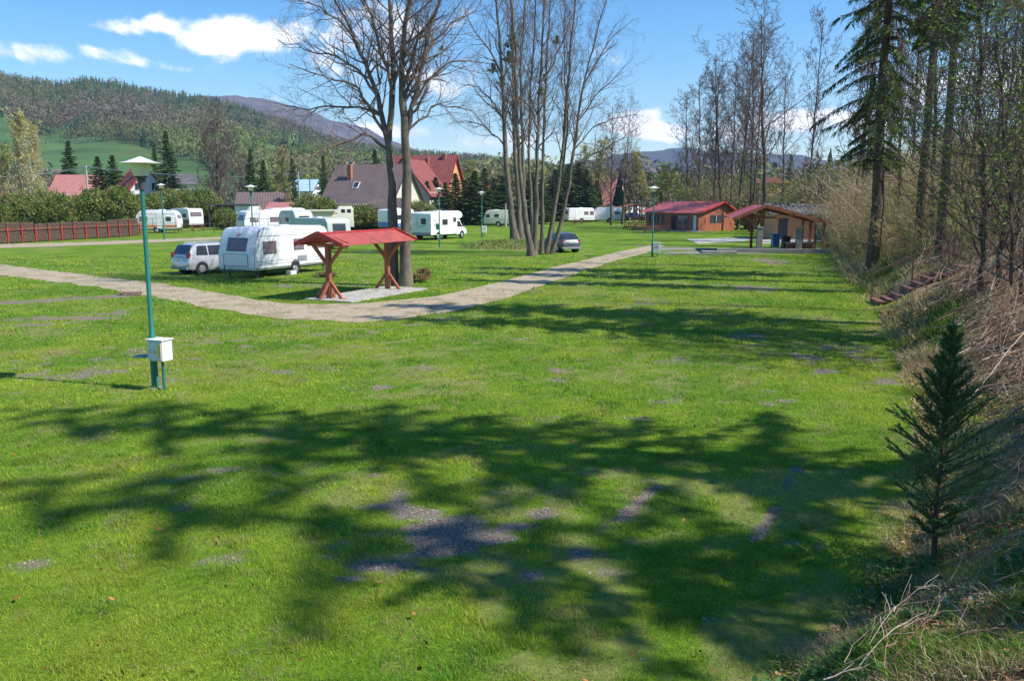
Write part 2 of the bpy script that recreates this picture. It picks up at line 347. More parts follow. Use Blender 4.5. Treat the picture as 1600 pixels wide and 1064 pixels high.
def ground_material():
    m = bpy.data.materials.new('lawn_ground'); m.use_nodes = True; nt = m.node_tree; N = nt.nodes; L = nt.links; b = N['Principled BSDF']
    b.inputs['Roughness'].default_value = .95; b.inputs['Specular IOR Level'].default_value = .15
    tc = N.new('ShaderNodeTexCoord')
    def noise(s, d=6, r=.6):
        n = N.new('ShaderNodeTexNoise'); n.inputs['Scale'].default_value = s; n.inputs['Detail'].default_value = d; n.inputs['Roughness'].default_value = r; L.new(tc.outputs['Object'], n.inputs['Vector']); return n.outputs[0]
    def ramp(src, stops):
        r = N.new('ShaderNodeValToRGB'); e = r.color_ramp.elements
        while len(e) < len(stops): e.new(.5)
        for i, (p, c) in enumerate(stops): e[i].position = p; e[i].color = (*c, 1)
        L.new(src, r.inputs[0]); return r.outputs[0]
    def mix(f, a, bb, mode='MIX'):
        x = N.new('ShaderNodeMix'); x.data_type = 'RGBA'; x.blend_type = mode
        if isinstance(f, float): x.inputs['Factor'].default_value = f
        else: L.new(f, x.inputs['Factor'])
        L.new(a, x.inputs['A']); L.new(bb, x.inputs['B']); return x.outputs['Result']
    def att(n):
        a = N.new('ShaderNodeAttribute'); a.attribute_name = n; return a.outputs['Fac']
    g = ramp(noise(.35, 8, .7), [(.36, (.085, .205, .010)), (.5, (.145, .265, .014)), (.64, (.235, .31, .028))])
    g2 = ramp(noise(9, 8, .75), [(.3, (.45, .5, .4)), (.55, (1, 1, 1)), (.75, (1.55, 1.4, 1.3))])
    g = mix(1.0, g, g2, 'MULTIPLY'); g = mix(1.0, g, ramp(noise(55, 5, .8), [(.35, (.45, .45, .4)), (.6, (1.2, 1.15, 1.1))]), 'MULTIPLY')
    dry = ramp(noise(6, 6, .7), [(.3, (.13, .17, .03)), (.7, (.32, .28, .12))])
    g = mix(att('dry'), g, dry)
    grav = ramp(noise(28, 6, .85), [(.38, (.045, .038, .032)), (.5, (.19, .155, .12)), (.64, (.40, .34, .27))])
    g = mix(att('bare'), g, grav)
    lit = ramp(noise(3.5, 10, .75), [(.3, (.09, .055, .03)), (.45, (.25, .155, .08)), (.55, (.44, .31, .17)), (.68, (.20, .20, .07))])
    g = mix(att('bank'), g, lit)
    L.new(g, b.inputs['Base Color'])
    bp = N.new('ShaderNodeBump'); bp.inputs['Strength'].default_value = .7; bp.inputs['Distance'].default_value = .05; L.new(noise(14, 8, .75), bp.inputs['Height']); L.new(bp.outputs[0], b.inputs['Normal'])
    return m
me = np_mesh('lawn', np.stack([X1, Y1, ZZ], -1), Q, None, None, True, {'bare': br * (1 - bkm), 'dry': dr * .8, 'bank': bkm})
me.materials.append(ground_material()); tag(link('lawn', me), 'mown green campsite lawn rising into a brown bank on the right', kind='structure')

# ------------------------------------------------------------------ gravel paths
def gravel_mat(name, c0, c1, c2):
    m = bpy.data.materials.new(name); m.use_nodes = True; nt = m.node_tree; N = nt.nodes; L = nt.links; b = N['Principled BSDF']; b.inputs['Roughness'].default_value = .95; b.inputs['Specular IOR Level'].default_value = .2
    tc = N.new('ShaderNodeTexCoord'); n = N.new('ShaderNodeTexNoise'); n.inputs['Scale'].default_value = 9; n.inputs['Detail'].default_value = 9; n.inputs['Roughness'].default_value = .8; L.new(tc.outputs['Object'], n.inputs['Vector'])
    r = N.new('ShaderNodeValToRGB'); e = r.color_ramp.elements; e.new(.5)
    for i, (p, c) in enumerate(((.33, c0), (.5, c1), (.68, c2))): e[i].position = p; e[i].color = (*c, 1)
    L.new(n.outputs[0], r.inputs[0])
    n2 = N.new('ShaderNodeTexNoise'); n2.inputs['Scale'].default_value = .9; n2.inputs['Detail'].default_value = 6; n2.inputs['Roughness'].default_value = .65; L.new(tc.outputs['Object'], n2.inputs['Vector'])
    mr = N.new('ShaderNodeMapRange'); mr.inputs[1].default_value = .49; mr.inputs[2].default_value = .62; mr.inputs[4].default_value = .75; L.new(n2.outputs[0], mr.inputs[0])
    mx = N.new('ShaderNodeMix'); mx.data_type = 'RGBA'; L.new(mr.outputs[0], mx.inputs['Factor']); L.new(r.outputs[0], mx.inputs['A']); mx.inputs['B'].default_value = (.22, .19, .09, 1)
    L.new(mx.outputs['Result'], b.inputs['Base Color'])
    bp = N.new('ShaderNodeBump'); bp.inputs['Strength'].default_value = .6; bp.inputs['Distance'].default_value = .03; L.new(n.outputs[0], bp.inputs['Height']); L.new(bp.outputs[0], b.inputs['Normal'])
    return m
M['gravel'] = gravel_mat('gravel', (.21, .155, .095), (.40, .32, .22), (.56, .49, .38))
path_polys = []
def resample(pts, n):
    p = np.array(pts, float); s = np.r_[0, np.cumsum(np.hypot(*np.diff(p, axis=0).T))]; t = np.linspace(0, s[-1], n); return np.stack([np.interp(t, s, p[:, 0]), np.interp(t, s, p[:, 1])], -1)
def path(name, up, lo, n, label, amp=.5, z=.008):
    U = np.array([tuple(G(*p)[:2]) for p in up]); Lw = np.array([tuple(G(*p)[:2]) for p in lo]); tq = np.linspace(0, 1, n)
    A = np.stack([U[0, 0] + (U[-1, 0] - U[0, 0]) * tq, np.interp(U[0, 0] + (U[-1, 0] - U[0, 0]) * tq, U[:, 0], U[:, 1])], -1); B = np.stack([Lw[0, 0] + (Lw[-1, 0] - Lw[0, 0]) * tq, np.interp(Lw[0, 0] + (Lw[-1, 0] - Lw[0, 0]) * tq, Lw[:, 0], Lw[:, 1])], -1)
    A = A + (vnoise(A[:, 0], A[:, 1], 1.1, 4, 11)[:, None] - .5) * 2 * amp * np.array([[0, 1]]); B = B + (vnoise(B[:, 0], B[:, 1], 1.1, 4, 12)[:, None] - .5) * 2 * amp * np.array([[0, 1]])
    k = 5; V = np.concatenate([A * (1 - t) + B * t for t in np.linspace(0, 1, k)]); V = np.c_[V, np.full(len(V), z)]
    idx = np.arange(k * n).reshape(k, n); Qp = np.stack([idx[:-1, :-1], idx[1:, :-1], idx[1:, 1:], idx[:-1, 1:]], -1).reshape(-1, 4)
    me = np_mesh(name, V, Qp, None, None, True); me.materials.append(M['gravel']); tag(link(name, me), label, kind='structure')
    path_polys.append((A, B))
path('gravel_path', [(-260, 388), (-60, 407), (0, 413), (60, 421), (150, 432), (240, 442), (320, 455), (400, 469), (450, 475), (520, 475), (600, 472), (680, 463), (740, 451), (800, 436), (860, 419), (920, 405), (970, 393), (1018, 383)],
     [(-260, 400), (-60, 424), (0, 430), (60, 437), (150, 449), (210, 459), (280, 472), (340, 484), (440, 497), (520, 502), (580, 503), (650, 495), (720, 484), (790, 466), (850, 445), (910, 424), (960, 408), (1005, 397), (1040, 384)], 260, 'pale gravel path curving through the lawn')
path('narrow_path', [(-260, 386), (0, 382), (150, 378), (350, 370), (420, 367)], [(-260, 393), (0, 388), (150, 383), (350, 374), (430, 369)], 120, 'narrow pale path along the red fence')
def in_path(x, y):
    r = np.zeros(x.shape, bool)
    for A, B in path_polys:
        poly = np.concatenate([A, B[::-1]]); c = np.zeros(x.shape, bool); j = len(poly) - 1
        for i in range(0, len(poly)):
            xi, yi = poly[i]; xj, yj = poly[j]
            if yi != yj:
                k = ((yi > y) != (yj > y)) & (x < (xj - xi) * (y - yi) / (yj - yi) + xi); c ^= k
            j = i
        r |= c
    return r

# ------------------------------------------------------------------ short grass blades (uncountable)
def grass():
    rs = np.random.RandomState(3); A = Acc()
    for (y0, y1, dens, h, w) in ((5.2, 9.5, 5600, .045, .007), (9.5, 15, 2900, .05, .010), (15, 24, 900, .06, .016), (24, 40, 300, .07, .028), (40, 62, 70, .08, .05)):
        area = (y1**2 - y0**2) * .75; n = int(area * dens)
        Y = np.sqrt(rs.rand(n) * (y1**2 - y0**2) + y0**2); X = (rs.rand(n) * 2 - 1) * .75 * Y
        clump = vnoise(X, Y, .22, 3, 8); b, d = bare(X, Y); bkd = bank_d(X, Y)
        keep = (rs.rand(n) < (1 - b * 1.15)) & (rs.rand(n) < (1 - .12 * d)) & (rs.rand(n) < clump * 1.75) & (bkd < .9 + rs.rand(n) * .8)
        X, Y, b, d, clump = X[keep], Y[keep], b[keep], d[keep], clump[keep]
        if y1 > 20:
            ip = in_path(X, Y); ip &= rs.rand(len(X)) < np.where(vnoise(X, Y, .7, 3, 61) > .60, .80, .975); X, Y, b, d, clump = X[~ip], Y[~ip], b[~ip], d[~ip], clump[~ip]
        n = len(X); Z = zg(X, Y); a = rs.rand(n) * 2 * np.pi; hh = .78 * h * (.35 + 1.0 * rs.rand(n) + 1.1 * (vnoise(X, Y, .35, 3, 64) > .66)) * (.4 + clump) * (1 - .4 * d); ww = w * (.6 + .8 * rs.rand(n))
        ln = rs.randn(n, 2) * .55 * hh[:, None]
        p0 = np.stack([X - np.cos(a) * ww/2, Y - np.sin(a) * ww/2, Z - .004], -1); p1 = np.stack([X + np.cos(a) * ww/2, Y + np.sin(a) * ww/2, Z - .004], -1); p2 = np.stack([X + ln[:, 0], Y + ln[:, 1], Z + hh], -1)
        V = np.stack([p0, p1, p2], 1).reshape(-1, 3)
        big = vnoise(X, Y, 1.6, 4, 9); t = np.clip((big - .5) * 2.8 + .55 + rs.randn(n) * .22, 0, 1)[:, None]
        C = (np.array([.135, .31, .024]) * (1 - t) + np.array([.42, .49, .055]) * t) * (.62 + .76 * vnoise(X, Y, .38, 3, 62))[:, None]
        dd = (rs.rand(n) < (.10 + .5 * d + .35 * (vnoise(X, Y, .55, 4, 63) > .64)))[:, None]; C = np.where(dd, np.array([.42, .36, .18]), C) * (.75 + .5 * rs.rand(n))[:, None]
        A.add(V, None, np.arange(3 * n).reshape(-1, 3), np.repeat(C, 3, 0))
    o = A.build('grass', mat('grass_blade', (1, 1, 1), .7, 0, trans=.45, tint=True, spec=.2), None, False)
    tag(o, 'short green grass blades covering the lawn', 'grass', kind='stuff')
grass()

# ------------------------------------------------------------------ vegetation generators
def nrm(a): return a / np.maximum(np.linalg.norm(a, axis=-1, keepdims=True), 1e-9)
def tubes(Pt, R, S):
    N_, K, _ = Pt.shape; T = nrm(np.gradient(Pt, axis=1)); ref = np.zeros((N_, 1, 3)); z = np.abs(T[:, :1, 2:3]) < .9
    ref = np.where(z, np.array([0, 0, 1.]), np.array([1., 0, 0])); u = nrm(np.cross(T, np.broadcast_to(ref, T.shape))); v = np.cross(T, u)
    a = np.arange(S) * 2 * np.pi / S; V = Pt[:, :, None] + R[:, :, None, None] * (np.cos(a)[None, None, :, None] * u[:, :, None] + np.sin(a)[None, None, :, None] * v[:, :, None])
    base = np.arange(N_)[:, None, None] * K * S + np.arange(K - 1)[None, :, None] * S; j = np.arange(S)[None, None, :]; j2 = (j + 1) % S
    Qd = np.stack([base + j, base + j2, base + S + j2, base + S + j], -1).reshape(-1, 4)
    return V.reshape(-1, 3), Qd
def sprout(rs, Pt, R, n, t0, t1, ang, lenf, K, up=.1, wig=.15, rf=.55, asp=.2, lens=None, taper=.5, tip=.25, minr=.004, plen=None):
    N_, K0, _ = Pt.shape; Mx = N_ * n
    t = (t0 + (t1 - t0) * ((np.arange(n)[None] + rs.rand(N_, n)) / n)).reshape(-1); pi = np.repeat(np.arange(N_), n)
    f = t * (K0 - 1); i = np.minimum(f.astype(int), K0 - 2); f = f - i
    p = Pt[pi, i] * (1 - f)[:, None] + Pt[pi, i+1] * f[:, None]; r = (R[pi, i] * (1 - f) + R[pi, i+1] * f) * rf * (.75 + .5 * rs.rand(Mx))
    tan = nrm(Pt[pi, i+1] - Pt[pi, i]); L = np.linalg.norm(np.diff(Pt, axis=1), axis=2).sum(1)[pi] if plen is None else np.full(Mx, plen)
    rnd = rs.randn(Mx, 3); side = nrm(rnd - (rnd * tan).sum(1, keepdims=True) * tan)
    if True:
        az = (np.arange(Mx) * 2.399 + rs.rand(Mx) * .9); u = nrm(np.cross(tan, np.array([.31, .17, .93]))); v = np.cross(tan, u)
        side = nrm(np.cos(az)[:, None] * u + np.sin(az)[:, None] * v + rs.randn(Mx, 3) * asp)
    th = np.radians(ang) * (.75 + .5 * rs.rand(Mx)); d = nrm(np.cos(th)[:, None] * tan + np.sin(th)[:, None] * side)
    ln = L * lenf * (1 - taper * t) * (.65 + .7 * rs.rand(Mx)); out = [p]; dd = d
    for k in range(1, K):
        dd = nrm(dd + np.array([0, 0, up]) + rs.randn(Mx, 3) * wig); out.append(out[-1] + dd * (ln / (K - 1))[:, None])
    Pn = np.stack(out, 1); tt = np.linspace(0, 1, K)[None]; Rn = np.maximum(r[:, None] * (1 - (1 - tip) * tt), minr)
    return Pn, Rn
def leaves(rs, pts, size, spread, C, A, jitter=.3, quad=False):
    n = len(pts); c = pts + rs.randn(n, 3) * spread; a = nrm(rs.randn(n, 3)); b = nrm(np.cross(a, rs.randn(n, 3))); s = size * (.6 + .8 * rs.rand(n))[:, None]
    V = np.stack([c - a * s * .6, c + b * s * .45, c + a * s * .7], 1).reshape(-1, 3)
    if quad:
        V = np.stack([c - a * s * .7, c + b * s * .4, c + a * s * .7, c - b * s * .4], 1).reshape(-1, 3)
    C = np.asarray(C, float); cc = (C if C.ndim == 2 else np.broadcast_to(C, (n, 3))) * (1 + jitter * (rs.rand(n, 1) * 2 - 1))
    if quad: A.add(V, np.arange(4 * n).reshape(-1, 4), None, np.repeat(cc, 4, 0))
    else: A.add(V, None, np.arange(3 * n).reshape(-1, 3), np.repeat(cc, 3, 0))
def poly_smooth(pts, K):
    p = np.array([tuple(q) for q in pts], float); s = np.r_[0, np.cumsum(np.linalg.norm(np.diff(p, axis=0), axis=1))]; t = np.linspace(0, s[-1], K)
    # Catmull-like smoothing by interpolating and averaging
    q = np.stack([np.interp(t, s, p[:, i]) for i in range(3)], -1)
    for _ in range(2): q[1:-1] = .25 * q[:-2] + .5 * q[1:-1] + .25 * q[2:]
    return q
def tree_from_stems(name, loc, stems, radii, rs, lab, cat='tree', group=None, spec=None, limbs=(), bark='bark', twig='twig', mound=None, minr=.0045, leafc=None):
    """stems: list of world polylines. All geometry is stored relative to loc."""
    root = empty(name, loc); tag(root, lab, cat, group); L0 = np.array(tuple(loc)); K = 22
    spec = spec or {}
    Ta = Acc(); Ca = Acc(); prim = []
    for pts, (r0, r1) in zip(stems, radii):
        p = poly_smooth(pts, K) - L0; p[1:-1] += rs.randn(K - 2, 3) * .03; t = np.linspace(0, 1, K); r = (r0 + (r1 - r0) * t ** .75) * .92; r = r * (1 + .45 * np.exp(-t * 26)) * (1 + .06 * rs.randn(K))
        V, Qd = tubes(p[None], r[None], 12); Ta.add(V, Qd); prim.append((p, r))
    lb = []
    for pts, (r0, r1) in limbs:
        p = poly_smooth(pts, 12) - L0; p[1:-1] += rs.randn(10, 3) * .06; r = np.linspace(r0, r1, 12) * .82; V, Qd = tubes(p[None], r[None], 7); Ca.add(V, Qd); lb.append((p, r))
    Pp = np.stack([p for p, r in prim]); Rr = np.stack([r for p, r in prim])
    n1 = spec.get('n1', 22); L1, R1 = sprout(rs, Pp, Rr, n1, spec.get('t0', .28), .98, spec.get('a1', 42), spec.get('l1', .32), 9, spec.get('up', .10), .12, .42, taper=spec.get('tp', .45), minr=minr)
    V, Qd = tubes(L1, R1, 5); Ca.add(V, Qd)
    if lb:
        idx = np.linspace(0, 11, 9).astype(int); L1 = np.concatenate([L1] + [p[idx][None] for p, r in lb] * 2); R1 = np.concatenate([R1] + [r[idx][None] for p, r in lb] * 2)
    L2, R2 = sprout(rs, L1, R1, spec.get('n2', 8), .2, .98, 45, .42, 6, .06, .16, .5, minr=minr); V, Qd = tubes(L2, R2, 4); Ca.add(V, Qd)
    L3, R3 = sprout(rs, L2, R2, spec.get('n3', 6), .15, 1, 42, .5, 4, .04, .2, .55, minr=minr * .8); V, Qd = tubes(L3, R3, 3); Ca.add(V, Qd)
    L4, R4 = sprout(rs, L3, R3, spec.get('n4', 4), .2, 1, 40, .55, 3, .0, .2, .6, minr=minr * .7); V, Qd = tubes(L4, R4, 3); Ca.add(V, Qd)
    Ta.build('trunk', M[bark], root); Ca.build('crown', M[twig], root)
    if leafc is not None:
        La = Acc(); pts = L4[:, -1]; leaves(rs, pts[rs.rand(len(pts)) < leafc[1]], leafc[2], .15, leafc[0], La); La.build('foliage', M['leaf'], root)
    return root

def bare_proto(seed, H=14., r=.16, n1=26, spread=.28, t0=.3, lean=.3, leafc=None, bark='bark_far', twig='twig_far', stems=1, a1=42, minr=.012, up=.12, n4=3):
    rs = np.random.RandomState(seed); st = []; rd = []
    for k in range(stems):
        dx, dy = rs.randn(2) * lean; st.append([(k * .25, 0, -.3), (k*.3 + dx*.3, dy*.3, H * .3), (k*.5 + dx*.8, dy*.6, H * .6), (k*.8 + dx * 1.2, dy, H)]); rd.append((r, .03))
    root = tree_from_stems('bare_tree', (0, 0, 0), st, rd, rs, 'bare tree', spec=dict(n1=n1, l1=spread, t0=t0, n2=6, n3=5, n4=n4, a1=a1, up=up), bark=bark, twig=twig, minr=minr, leafc=leafc)
    root['H'] = H
    return root
def spruce_proto(seed, H=16., R=2.6, base=.05, nb=110, m=16, tw=.45, w=.10, c=(.10, .165, .05), droop=.35, r0=.2, sides=8, shape=.75, thin=1.0):
    rs = np.random.RandomState(seed); root = empty('spruce', (0, 0, 0)); A = Acc(); B = Acc(); K = 8
    p = np.stack([np.zeros(K), np.zeros(K), np.linspace(-.3, H, K)], -1); p[1:, :2] += rs.randn(K-1, 2) * .03 * H / 16; V, Qd = tubes(p[None], np.linspace(r0, .02, K)[None], sides); A.add(V, Qd)
    t = base + (1 - base) * (np.arange(nb) + rs.rand(nb) * .8) / nb; az = np.arange(nb) * 2.399 + rs.rand(nb); L = R * (1 - t) ** shape * (.45 + .75 * rs.rand(nb)) * np.clip((t - base) * 8 + .35, 0, 1) + .1
    d = np.stack([np.cos(az), np.sin(az), .25 * t - .02 + rs.randn(nb) * (.22 if base > .15 else .08)], -1); d = nrm(d); pts = [np.stack([np.interp(t * H, p[:, 2], p[:, 0]), np.interp(t * H, p[:, 2], p[:, 1]), t * H], -1)]
    for k in range(1, 6):
        d = nrm(d + np.array([0, 0, -droop * (1 - t.mean()) * .35]) + np.array([0, 0, .10 * (k > 3)])); pts.append(pts[-1] + d * (L / 5)[:, None])
    Pb = np.stack(pts, 1); V, Qd = tubes(Pb, np.linspace(.03, .008, 6)[None] * np.ones((nb, 1)) * (R / 2.6), 3); B.add(V, Qd, None, (.14, .10, .07))
    N_ = nb * m; pi = np.repeat(np.arange(nb), m); f = (.12 + .88 * rs.rand(N_)) * 5; i = np.minimum(f.astype(int), 4); f = f - i; q = Pb[pi, i] * (1 - f)[:, None] + Pb[pi, i+1] * f[:, None]
    tan = nrm(Pb[pi, i+1] - Pb[pi, i]); sd_ = nrm(np.cross(tan, np.array([0, 0, 1.]))) * np.where(rs.rand(N_) < .5, -1, 1)[:, None]
    dirn = nrm(tan * .55 + sd_ * (.3 + .6 * rs.rand(N_))[:, None] + np.array([0, 0, -1.]) * (min(droop, .9) * rs.rand(N_) * 1.6)[:, None] + rs.randn(N_, 3) * .12)
    s = tw * (.5 + .8 * rs.rand(N_))[:, None] * np.clip(L[pi] / R * 1.8, .35, 1)[:, None]; e = q + dirn * s; mid = q + dirn * s * .45; wv = nrm(np.cross(dirn, rs.randn(N_, 3))) * w * (.6 + .7 * rs.rand(N_))[:, None]
    V = np.stack([q, mid + wv, e, mid - wv], 1).reshape(-1, 3)
    wv2 = nrm(np.cross(dirn, wv)) * w * .7; V2 = np.stack([q, mid + wv2, e, mid - wv2], 1).reshape(-1, 3)
    cc = np.array(c) * (.6 + .8 * rs.rand(N_, 1)) * (1 + .5 * (rs.rand(N_, 1) < .15)); Qn = np.arange(4 * N_).reshape(-1, 4)
    B.add(V, Qn, None, np.repeat(cc, 4, 0)); B.add(V2, Qn, None, np.repeat(cc, 4, 0))
    if base > .15:
        nd = 60; td = rs.rand(nd) * base * .95 + .02; ad = rs.rand(nd) * 6.28; o_ = np.stack([p[0, 0] + 0 * td, 0 * td, td * H], -1); dd = nrm(np.stack([np.cos(ad), np.sin(ad), rs.randn(nd) * .2 - .2], -1)); ld = (.4 + 1.8 * rs.rand(nd) * td / base)[:, None]
        Pd = np.stack([o_, o_ + dd * ld * .5, o_ + dd * ld + [0, 0, -.1]], 1); V, Qd = tubes(Pd, np.array([[.022, .014, .005]]) * np.ones((nd, 1)), 3); B.add(V, Qd, None, (.20, .16, .12)); L1, R1 = sprout(rs, Pd, np.array([[.015, .01, .005]]) * np.ones((nd, 1)), 5, .3, 1, 45, .45, 3, -.05, .2, .6, minr=.004); V, Qd = tubes(L1, R1, 3); B.add(V, Qd, None, (.22, .18, .13))
    A.build('trunk', M['bark_spruce'], root); B.build('crown', M['needle'], root, smooth=False); root['H'] = H; return root
def bush_proto(seed, name, R, H, n, size, cols, stems=12, stemc=(.25, .2, .14), shell=.35):
    rs = np.random.RandomState(seed); root = empty(name, (0, 0, 0)); A = Acc(); B = Acc()
    st = rs.rand(stems) * 6.28; rr = rs.rand(stems) * R * .8; Pb = np.zeros((stems, 5, 3))
    for k in range(5):
        f = k / 4; Pb[:, k, 0] = np.cos(st) * rr * (.2 + .8 * f); Pb[:, k, 1] = np.sin(st) * rr * (.2 + .8 * f); Pb[:, k, 2] = H * f * (.7 + .3 * rs.rand(stems))
    Pb[:, 1:, :2] += rs.randn(stems, 4, 2) * R * .05; V, Qd = tubes(Pb, np.linspace(.03, .008, 5)[None] * np.ones((stems, 1)), 4); A.add(V, Qd, None, stemc)
    nc = max(8, n // 60); u = nrm(rs.randn(nc, 3)); rad = shell + (1 - shell) * rs.rand(nc) ** .5; cen = u * rad[:, None] * np.array([R, R, H * .5]) + np.array([0, 0, H * .52])
    pk = rs.randint(0, nc, n); pts = cen[pk] + rs.randn(n, 3) * np.array([R, R, H * .5]) * .13; pts[:, 2] = np.maximum(pts[:, 2], .05)
    cols = np.array(cols); cl = cols[rs.randint(0, len(cols), nc)][pk]; leaves(rs, pts, size, 0, cl, B, .35, True)
    A.build('stem', M['dry'], root); B.build('crown', M['leaf'], root, smooth=False); root['H'] = H; return root
used = set()
def place(proto, px, Y, top=None, h=None, rz=0, lab=None, cat='tree', group=None, wid=1.0, name=None, z=None, x=None):
    first = proto.name not in used; used.add(proto.name)
    o = proto if first else copy_tree(proto)
    if name: o.name = name
    X = x if x is not None else XatY(px, Y); zb = zg1(X, Y) if z is None else z
    if h is None: h = P(px, top, Y).z - zb
    s = h / proto['H']; o.location = (X, Y, zb); o.rotation_euler = (0, 0, rz); o.scale = (s * wid, s * wid, s)
    tag(o, lab, cat, group); return o

# ------------------------------------------------------------------ hill country beyond the valley
def build_hill(name, sil, Y0, Yr, Yend, pxs, ny, material, label, exp=1.3, amp=4, drop=9, seed=0):
    sx = np.array([s[0] for s in sil], float); sy = np.array([s[1] for s in sil], float)
    tt = np.r_[np.linspace(0, 1, ny), 1.15, 1.4, 1.8]; V = []
    def height(px, Y):
        py = np.interp(px, sx, sy) + drop; v = (CY - py) / F_PX; zr = CAM_H + Yr * (v * CP - SP) / (CP + v * SP)
        t = (Y - Y0) / (Yr - Y0); s = np.clip(t, 0, 1) ** exp; z = zr * s; z = np.where(t > 1, zr * (1 - (t - 1) * .7), z)
        X = (px - CX) / F_PX * Y; z = z + amp * (vnoise(X, Y, 90, 4, seed) - .5) * 2 * np.clip(t * 3, 0, 1) + np.where(t <= 0, -1.5, 0); return z
    PXs, Ts = np.meshgrid(pxs, tt); Yv = Y0 + Ts * (Yr - Y0); Zv = height(PXs, Yv); Xv = (PXs - CX) / F_PX * Yv
    V = np.stack([Xv, Yv, Zv], -1).reshape(-1, 3); idx = np.arange(PXs.size).reshape(PXs.shape); Qh = np.stack([idx[:-1, :-1], idx[:-1, 1:], idx[1:, 1:], idx[1:, :-1]], -1).reshape(-1, 4)
    me = np_mesh(name, V, Qh); me.materials.append(material); tag(link(name, me), label, kind='structure'); return height
M['meadow'] = mat('hill_meadow', (.06, .125, .04), .95, .3, .02, dirt=(.13, .17, .05), dscale=.012, damt=.7, spec=.1)
M['far_forest'] = mat('far_forest', (.105, .09, .095), .95, .4, .03, 1.0, .05, dirt=(.05, .055, .05), dscale=.006, damt=.6, spec=.05)
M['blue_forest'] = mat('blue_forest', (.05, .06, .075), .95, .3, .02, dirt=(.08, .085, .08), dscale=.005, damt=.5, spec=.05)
sil1 = [(-900, 90), (-500, 96), (-200, 104), (0, 114), (60, 126), (120, 134), (150, 128), (200, 130), (250, 141), (350, 156), (430, 178), (500, 202), (560, 222), (640, 238), (700, 243), (760, 247), (830, 255), (900, 266), (1000, 285), (1080, 305)]
sil2 = [(200, 190), (260, 163), (300, 152), (345, 148), (390, 149), (430, 155), (470, 167), (540, 192), (600, 214), (660, 236), (700, 250), (800, 262), (900, 280)]
sil3 = [(780, 272), (850, 262), (930, 250), (1000, 238), (1060, 233), (1150, 240), (1250, 243), (1290, 250), (1400, 243), (1700, 232), (2200, 225)]
h1 = build_hill('near_hill', sil1, 270, 900, 0, np.linspace(-900, 1080, 120), 40, M['meadow'], 'green meadow hillside with wooded ridge', 1.25, 4, 11, 3)
build_hill('far_mountain', sil2, 1200, 2300, 0, np.linspace(200, 900, 160), 24, M['far_forest'], 'purple leafless mountain ridge far behind', 1.1, 14, 0, 4)
build_hill('distant_hills', sil3, 1200, 2600, 0, np.linspace(780, 2200, 200), 20, M['blue_forest'], 'low blue wooded hills far beyond the trees', 1.1, 14, 0, 5)

def conifers(A, X, Y, Z, H, R, C, rs, tiers=4, S=6):
    n = len(X)
    for k in range(tiers):
        t0 = k / tiers * .88 + .04; t1 = min(1.0, t0 + .42); a0 = rs.rand(n) * 6.28; ang = a0[:, None] + np.arange(S)[None] * 2 * np.pi / S
        rr = (R * (1 - t0) * .95)[:, None] * (.65 + .6 * rs.rand(n, S)); ring = np.stack([X[:, None] + rr * np.cos(ang), Y[:, None] + rr * np.sin(ang), (Z + H * t0)[:, None] - rs.rand(n, S) * H[:, None] * .05], -1)
        top = np.stack([X, Y, Z + H * t1], -1)[:, None]; V = np.concatenate([top, ring], 1).reshape(-1, 3); b = np.arange(n)[:, None] * (S + 1); j = np.arange(S)[None]
        T = np.stack([np.broadcast_to(b, (n, S)), b + 1 + j, b + 1 + (j + 1) % S], -1).reshape(-1, 3); A.add(V, None, T, np.repeat(C, S + 1, 0))
def broadleaf(A, X, Y, Z, H, R, C, rs, m=34, size=.17):
    n = len(X); u = nrm(rs.randn(n, m, 3)); rad = rs.rand(n, m, 1) ** .4; c = u * rad * np.stack([R, R, H * .42], -1)[:, None] + np.stack([X, Y, Z + H * .56], -1)[:, None]
    a = nrm(rs.randn(n, m, 3) + np.array([0, 0, .8])); b = nrm(np.cross(a, rs.randn(n, m, 3))); s = (R[:, None] * size * 2 * (.6 + .8 * rs.rand(n, m)))[..., None]
    V = np.stack([c - a * s, c + b * s * .55, c + a * s * 1.1], 2).reshape(-1, 3); T = np.arange(3 * n * m).reshape(-1, 3); cc = np.repeat(C, m, 0) * (.7 + .6 * rs.rand(n * m, 1)); A.add(V, None, T, np.repeat(cc, 3, 0))
    # trunks
    w = R * .05; tv = np.stack([np.stack([X - w, Y, Z], -1), np.stack([X + w, Y, Z], -1), np.stack([X, Y, Z + H * .8], -1)], 1).reshape(-1, 3); A.add(tv, None, np.arange(3 * n).reshape(-1, 3), (.12, .1, .08))
